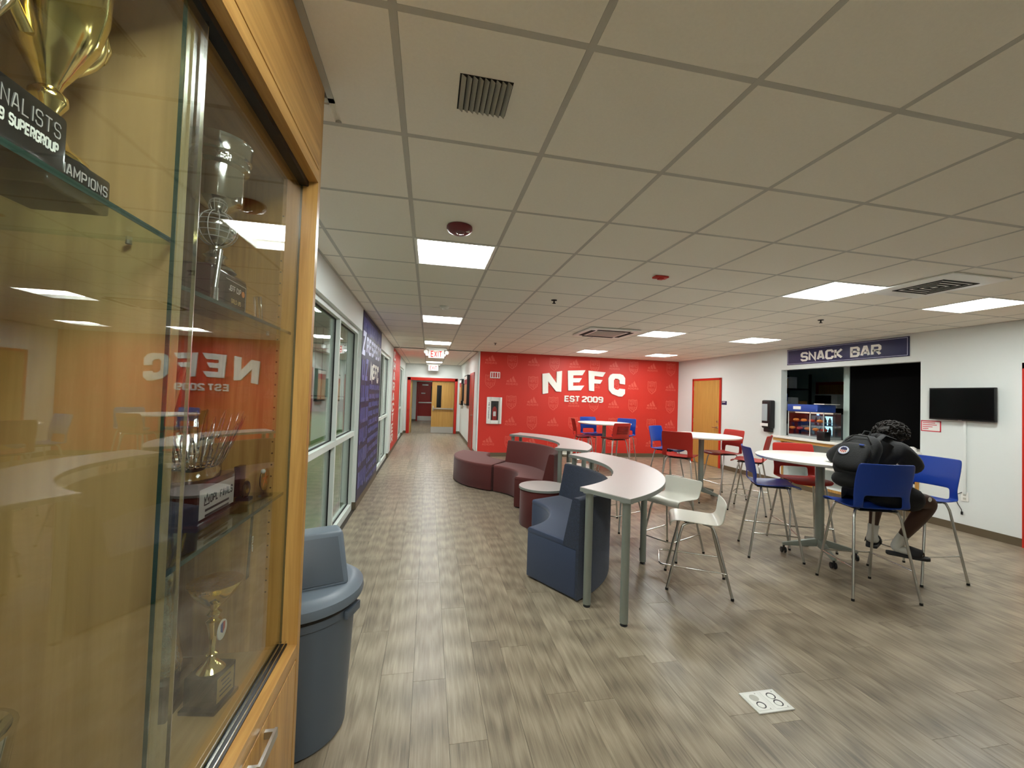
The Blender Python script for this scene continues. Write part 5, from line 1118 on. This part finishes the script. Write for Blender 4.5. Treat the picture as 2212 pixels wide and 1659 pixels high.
for s, f, a in (('R', fR, 'aR'), ('L', fL, 'aL')):
    A = V_(a); body['he'+s] = (A+Vector((0, 0, -.07))-f*.035, .035, .035); body['ba'+s] = (A+Vector((0, 0, -.082))+f*.1, .042, .024); body['to'+s] = (A+Vector((0, 0, -.086))+f*.175, .036, .018)
bed = [('pel', 'sp1'), ('sp1', 'sp2'), ('sp2', 'che'), ('che', 'nk'), ('nk', 'hd0'), ('hd0', 'hd'), ('hd', 'hd2')]
for s in 'RL': bed += [('che', 's'+s), ('s'+s, 'ua'+s), ('ua'+s, 'e'+s), ('e'+s, 'fa'+s), ('fa'+s, 'w'+s), ('pel', 'h'+s), ('h'+s, 'th'+s)]+([('thR', 'k0R'), ('k0R', 'kR')] if s == 'R' else [('thL', 'kL')])+[('k'+s, 'c'+s), ('c'+s, 'c2'+s), ('c2'+s, 'a'+s), ('a'+s, 'he'+s), ('he'+s, 'ba'+s), ('ba'+s, 'to'+s)]
def hand(s, w_, d, up_):
    d = Vector(d).normalized(); up_ = Vector(up_); side = d.cross(up_).normalized(); W_ = Vector(w_)
    body['pm'+s] = (W_+d*.045, .034, .017); body['pk'+s] = (W_+d*.085, .036, .015); bed.append(('w'+s, 'pm'+s)); bed.append(('pm'+s, 'pk'+s))
    for k, (o_, L_) in enumerate(((-.027, .062), (-.009, .072), (.009, .068), (.027, .054))):
        p0 = W_+d*.088+side*o_; p1 = p0+d*L_*.5-up_*.008; p2 = p0+d*L_*.85-up_*.028
        for n_, p, r in (('a', p0, .0095), ('b', p1, .009), ('c', p2, .0078)): body['f%d%s%s' % (k, n_, s)] = (p, r, r)
        bed.extend([('pk'+s, 'f%da%s' % (k, s)), ('f%da%s' % (k, s), 'f%db%s' % (k, s)), ('f%db%s' % (k, s), 'f%dc%s' % (k, s))])
    t0 = W_+d*.035+side*-.036; body['t0'+s] = (t0, .012, .012); body['t1'+s] = (t0+d*.035-side*.02-up_*.008, .0105, .0105); body['t2'+s] = (t0+d*.06-side*.02-up_*.02, .0085, .0085)
    bed.extend([('pm'+s, 't0'+s), ('t0'+s, 't1'+s), ('t1'+s, 't2'+s)])
hand('R', J['wR'], (.5, .8, -.1), (0, 0, 1)); hand('L', J['wL'], (.95, -.25, -.05), (0, 0, 1))
bo = skin('body', body, bed, 'pel', 'skin', pe)
# face, mostly hidden against the chest
hc = V_('hd'); fd = Vector((.82, .05, -.57)).normalized(); sd2 = Vector((0, 1, 0)); hu = fd.cross(sd2).normalized()*-1
q = MB().tube([hc+fd*.085+hu*.01, hc+fd*.125-hu*.015], [.012, .018], 8); part(q, 'nose', 'skin', pe, ang=60)
for s in (-1, 1):
    part(MB().sphere(hc+fd*.09+sd2*s*.035+hu*.015, .012, 10, 6), 'eye', 'letter_white', pe, ang=60); part(MB().sphere(hc+sd2*s*.083-fd*.005, .028, 10, 8, (.6, .35, 1)), 'ear', 'skin', pe, ang=60)
part(MB().tube([hc+fd*.1-hu*.045-sd2*.022, hc+fd*.107-hu*.047, hc+fd*.1-hu*.045+sd2*.022], .007, 6), 'mouth', 'alarm_maroon', pe, ang=60)
# clothing
G = lambda k, a, b=None: (J[k], a, b or a)
hood_ = {'hem': (tuple(V_('pel')+Vector((-.01, 0, .0))), .165, .14), 'sp1': G('sp1', .17, .145), 'sp2': G('sp2', .185, .15), 'che': G('che', .18, .15), 'nk': (tuple(V_('nk')+Vector((-.02, 0, .005))), .09, .085)}
hed = [('hem', 'sp1'), ('sp1', 'sp2'), ('sp2', 'che'), ('che', 'nk')]
for s in 'RL':
    hood_['s'+s] = G('s'+s, .105); hood_['ua'+s] = (mid('s'+s, 'e'+s), .094, .094); hood_['e'+s] = G('e'+s, .08); hood_['fa'+s] = (mid('e'+s, 'w'+s, .45), .058, .058); hood_['w'+s] = (mid('e'+s, 'w'+s, .93), .042, .042)
    hed += [('che', 's'+s), ('s'+s, 'ua'+s), ('ua'+s, 'e'+s), ('e'+s, 'fa'+s), ('fa'+s, 'w'+s)]
skin('hoodie', hood_, hed, 'sp2', 'hoodie', pe)
hdg = MB()
for k in range(9):
    a = -1.3+k*2.6/8; c = V_('nk')+Vector((-.035, sin(a)*.085, .055*cos(a)+.0)); hdg.sphere(c, .042, 10, 8, (1.2, 1, .8))
part(hdg, 'hood', 'hoodie', pe, ang=80)
sh = {'top': (tuple(V_('pel')+Vector((.0, 0, .07))), .14, .12), 'pel': (tuple(V_('pel')+Vector((0, 0, -.01))), .14, .11)}; shed = [('top', 'pel')]
for s in 'RL':
    sh['h'+s] = G('h'+s, .115); sh['t'+s] = (mid('h'+s, 'k'+s, .5), .122, .118); sh['e_'+s] = (mid('h'+s, 'k'+s, .84), .122, .118); shed += [('pel', 'h'+s), ('h'+s, 't'+s), ('t'+s, 'e_'+s)]
so_ = skin('shorts', sh, shed, 'pel', 'shorts', pe)
kp = V_('hR')*.3+V_('kR')*.7+Vector((-.0, -.122, .03))
q = MB().lathe([(.012, 0), (.019, 0), (.019, .002), (.012, .002)], 16, kp, Matrix.Rotation(pi/2, 3, 'X')); part(q, 'logo', 'letter_white', so_)
for s, f in (('R', fR), ('L', fL)):
    A = V_('a'+s); up1 = (V_('k'+s)-A).normalized()
    sk_ = {'c': (A+up1*.085, .05, .05), 'a': (A+up1*.02, .046, .046), 'h': (A+Vector((0, 0, -.065))-f*.032, .05, .047), 'b': (A+Vector((0, 0, -.078))+f*.1, .05, .031), 't': (A+Vector((0, 0, -.084))+f*.17, .042, .024)}
    skin('sock', {k: (tuple(v[0]), v[1], v[2]) for k, v in sk_.items()}, [('c', 'a'), ('a', 'h'), ('h', 'b'), ('b', 't')], 'a', 'sock', pe)
    an_ = atan2(f.y, f.x); M = Matrix.Rotation(an_, 3, 'Z'); base = A+Vector((0, 0, -.128))
    outl = [(-.085, -.03), (-.075, -.042), (-.03, -.045), (.06, -.052), (.13, -.056), (.18, -.048), (.205, -.025), (.21, 0), (.205, .025), (.18, .048), (.13, .056), (.06, .052), (-.03, .045), (-.075, .042), (-.085, .03), (-.09, 0)]
    sl = part(MB().prism(outl, base, M @ Vector((1, 0, 0)), M @ Vector((0, 1, 0)), (0, 0, 1), 0, .026), 'slide_sandal', 'slide', pe, bevel=.006)
    st_ = MB(); pts = []
    for xx in (.05, .09, .14):
        for k in range(9): aa = pi*k/8; pts.append(base+M @ Vector((xx+.02*sin(aa), cos(aa)*.056, .018+sin(aa)*(.088-(xx-.05)*.25))))
    st_.add(pts, [(r_*9+k, r_*9+k+1, (r_+1)*9+k+1, (r_+1)*9+k) for r_ in range(2) for k in range(8)])
    o = part(st_, 'strap', 'slide', sl, ang=60); o.modifiers.new('s', 'SOLIDIFY').thickness = .006
# hair: a mop of short curls
random.seed(4); hm = MB(); hcen = hc+Vector((-.012, 0, .035))
hm.sphere(hcen, .108, 18, 12, (1.12, .95, .92))
for k in range(190):
    z_ = random.uniform(-.25, 1); a = random.uniform(0, 2*pi); r_ = sqrt(max(1-z_*z_, 0)); n_ = Vector((r_*cos(a)*1.14, r_*sin(a)*.98, z_*.95))
    if n_.dot(fd) > .75: continue
    p = hcen+n_*.104; tn = n_.cross(Vector((random.uniform(-1, 1), random.uniform(-1, 1), random.uniform(-1, 1)))).normalized(); bn = n_.cross(tn).normalized(); rr = random.uniform(.010, .019)
    hm.tube([p+tn*(cos(t_)*rr)+bn*(sin(t_)*rr)+n_*(.006*t_) for t_ in (0, .9, 1.8, 2.7, 3.6, 4.5)], [.006, .008, .0085, .008, .007, .003], 5)
part(hm, 'hair', 'hair', pe, ang=80)

# ================================================================ BACKPACK
bn_ = Vector((-.78, -.22, .58)).normalized()                      # outward from the back
ax_ = (V_('che')-V_('sp1')).normalized(); ax_ = (ax_-bn_*ax_.dot(bn_)).normalized(); sdv = ax_.cross(bn_).normalized()
bc = V_('sp2')*.62+V_('sp1')*.38+bn_*.17
MM = Matrix((sdv, ax_, bn_)).transposed()
bp_ = thing('backpack', tuple(bc), 'black backpack with a round stars-and-stripes patch on the person\'s back', 'backpack')
def blob(c, hx, hy, hz, p=3.2, n=20, m=14):
    q = MB(); vs = []
    def se(v, e): return (abs(v)**e)*(1 if v >= 0 else -1)
    for i in range(m+1):
        v = -pi/2+pi*i/m
        for k in range(n): u = 2*pi*k/n; vs.append(Vector(c)+MM @ Vector((hx*se(cos(v), 2/p)*se(cos(u), 2/p), hy*se(cos(v), 2/p)*se(sin(u), 2/p), hz*se(sin(v), 2/p))))
    return q.add(vs, [(i*n+k, i*n+(k+1) % n, (i+1)*n+(k+1) % n, (i+1)*n+k) for i in range(m) for k in range(n)])
part(blob(bc, .15, .22, .075), 'main_bag', 'pack', bp_, ang=80)
part(blob(bc+MM @ Vector((0, -.05, .075)), .125, .14, .04), 'front_pocket', 'pack', bp_, ang=80)
part(blob(bc+MM @ Vector((.0, -.235, -.01)), .12, .07, .06, 2.4), 'side_pouch', 'pack', bp_, ang=80)
q = MB().tube([bc+MM @ Vector((-.1, .1, .078)), bc+MM @ Vector((-.05, .17, .082)), bc+MM @ Vector((.05, .17, .082)), bc+MM @ Vector((.1, .1, .078))], .004, 6); part(q, 'zipper', 'black_gloss', bp_, ang=60)
q = MB().tube([bc+MM @ Vector((-.03, .215, .01)), bc+MM @ Vector((-.02, .26, .02)), bc+MM @ Vector((.02, .26, .02)), bc+MM @ Vector((.03, .215, .01))], .008, 8); part(q, 'grab_loop', 'pack', bp_, ang=60)
for s in (-1, 1):
    sh0 = V_('sR') if s > 0 else V_('sL'); q = MB().tube([bc+MM @ Vector((s*.07, .19, -.02)), (V_('che')+sh0)/2+Vector((-.03, 0, .115)), (V_('che')*.4+sh0*.6)+Vector((.06, 0, .085)), (V_('che')*.4+sh0*.6)+Vector((.11, 0, -.02))], .026, 10, True, .35); part(q, 'shoulder_strap', 'pack', bp_, ang=70)
pc = bc+MM @ Vector((-.055, -.02, .117)); pt_ = part(MB().lathe([(0, 0), (.04, 0), (.04, .004), (0, .004)], 28, pc, MM), 'patch', 'lilac_print', bp_)
q = MB().lathe([(0, .004), (.033, .004), (.033, .005), (0, .005)], 28, pc, MM); part(q, 'patch_field', 'letter_white', pt_)
q = MB().prism([(-.026, .002), (.026, .002), (.024, .018), (.012, .03), (-.012, .03), (-.024, .018)], pc, MM @ Vector((1, 0, 0)), MM @ Vector((0, 1, 0)), bn_, .005, .006); part(q, 'patch_canton', 'sign_navy', pt_)
for k in range(4):
    x_ = -.021+k*.0125; q = MB().prism([(x_, 0), (x_+.006, 0), (x_+.006, -.026+abs(k-1.5)*.005), (x_, -.026+abs(k-1.5)*.005)], pc, MM @ Vector((1, 0, 0)), MM @ Vector((0, 1, 0)), bn_, .005, .006); part(q, 'patch_stripe', 'ext_red', pt_)
q = MB().box(-.5, .5, -.5, .5, -.5, .5); q.v = [tuple(bc+MM @ Vector((.055+v[0]*.035, .06+v[1]*.012, .117+v[2]*.008))) for v in q.v]; part(q, 'zip_pull', 'box_blue', bp_)
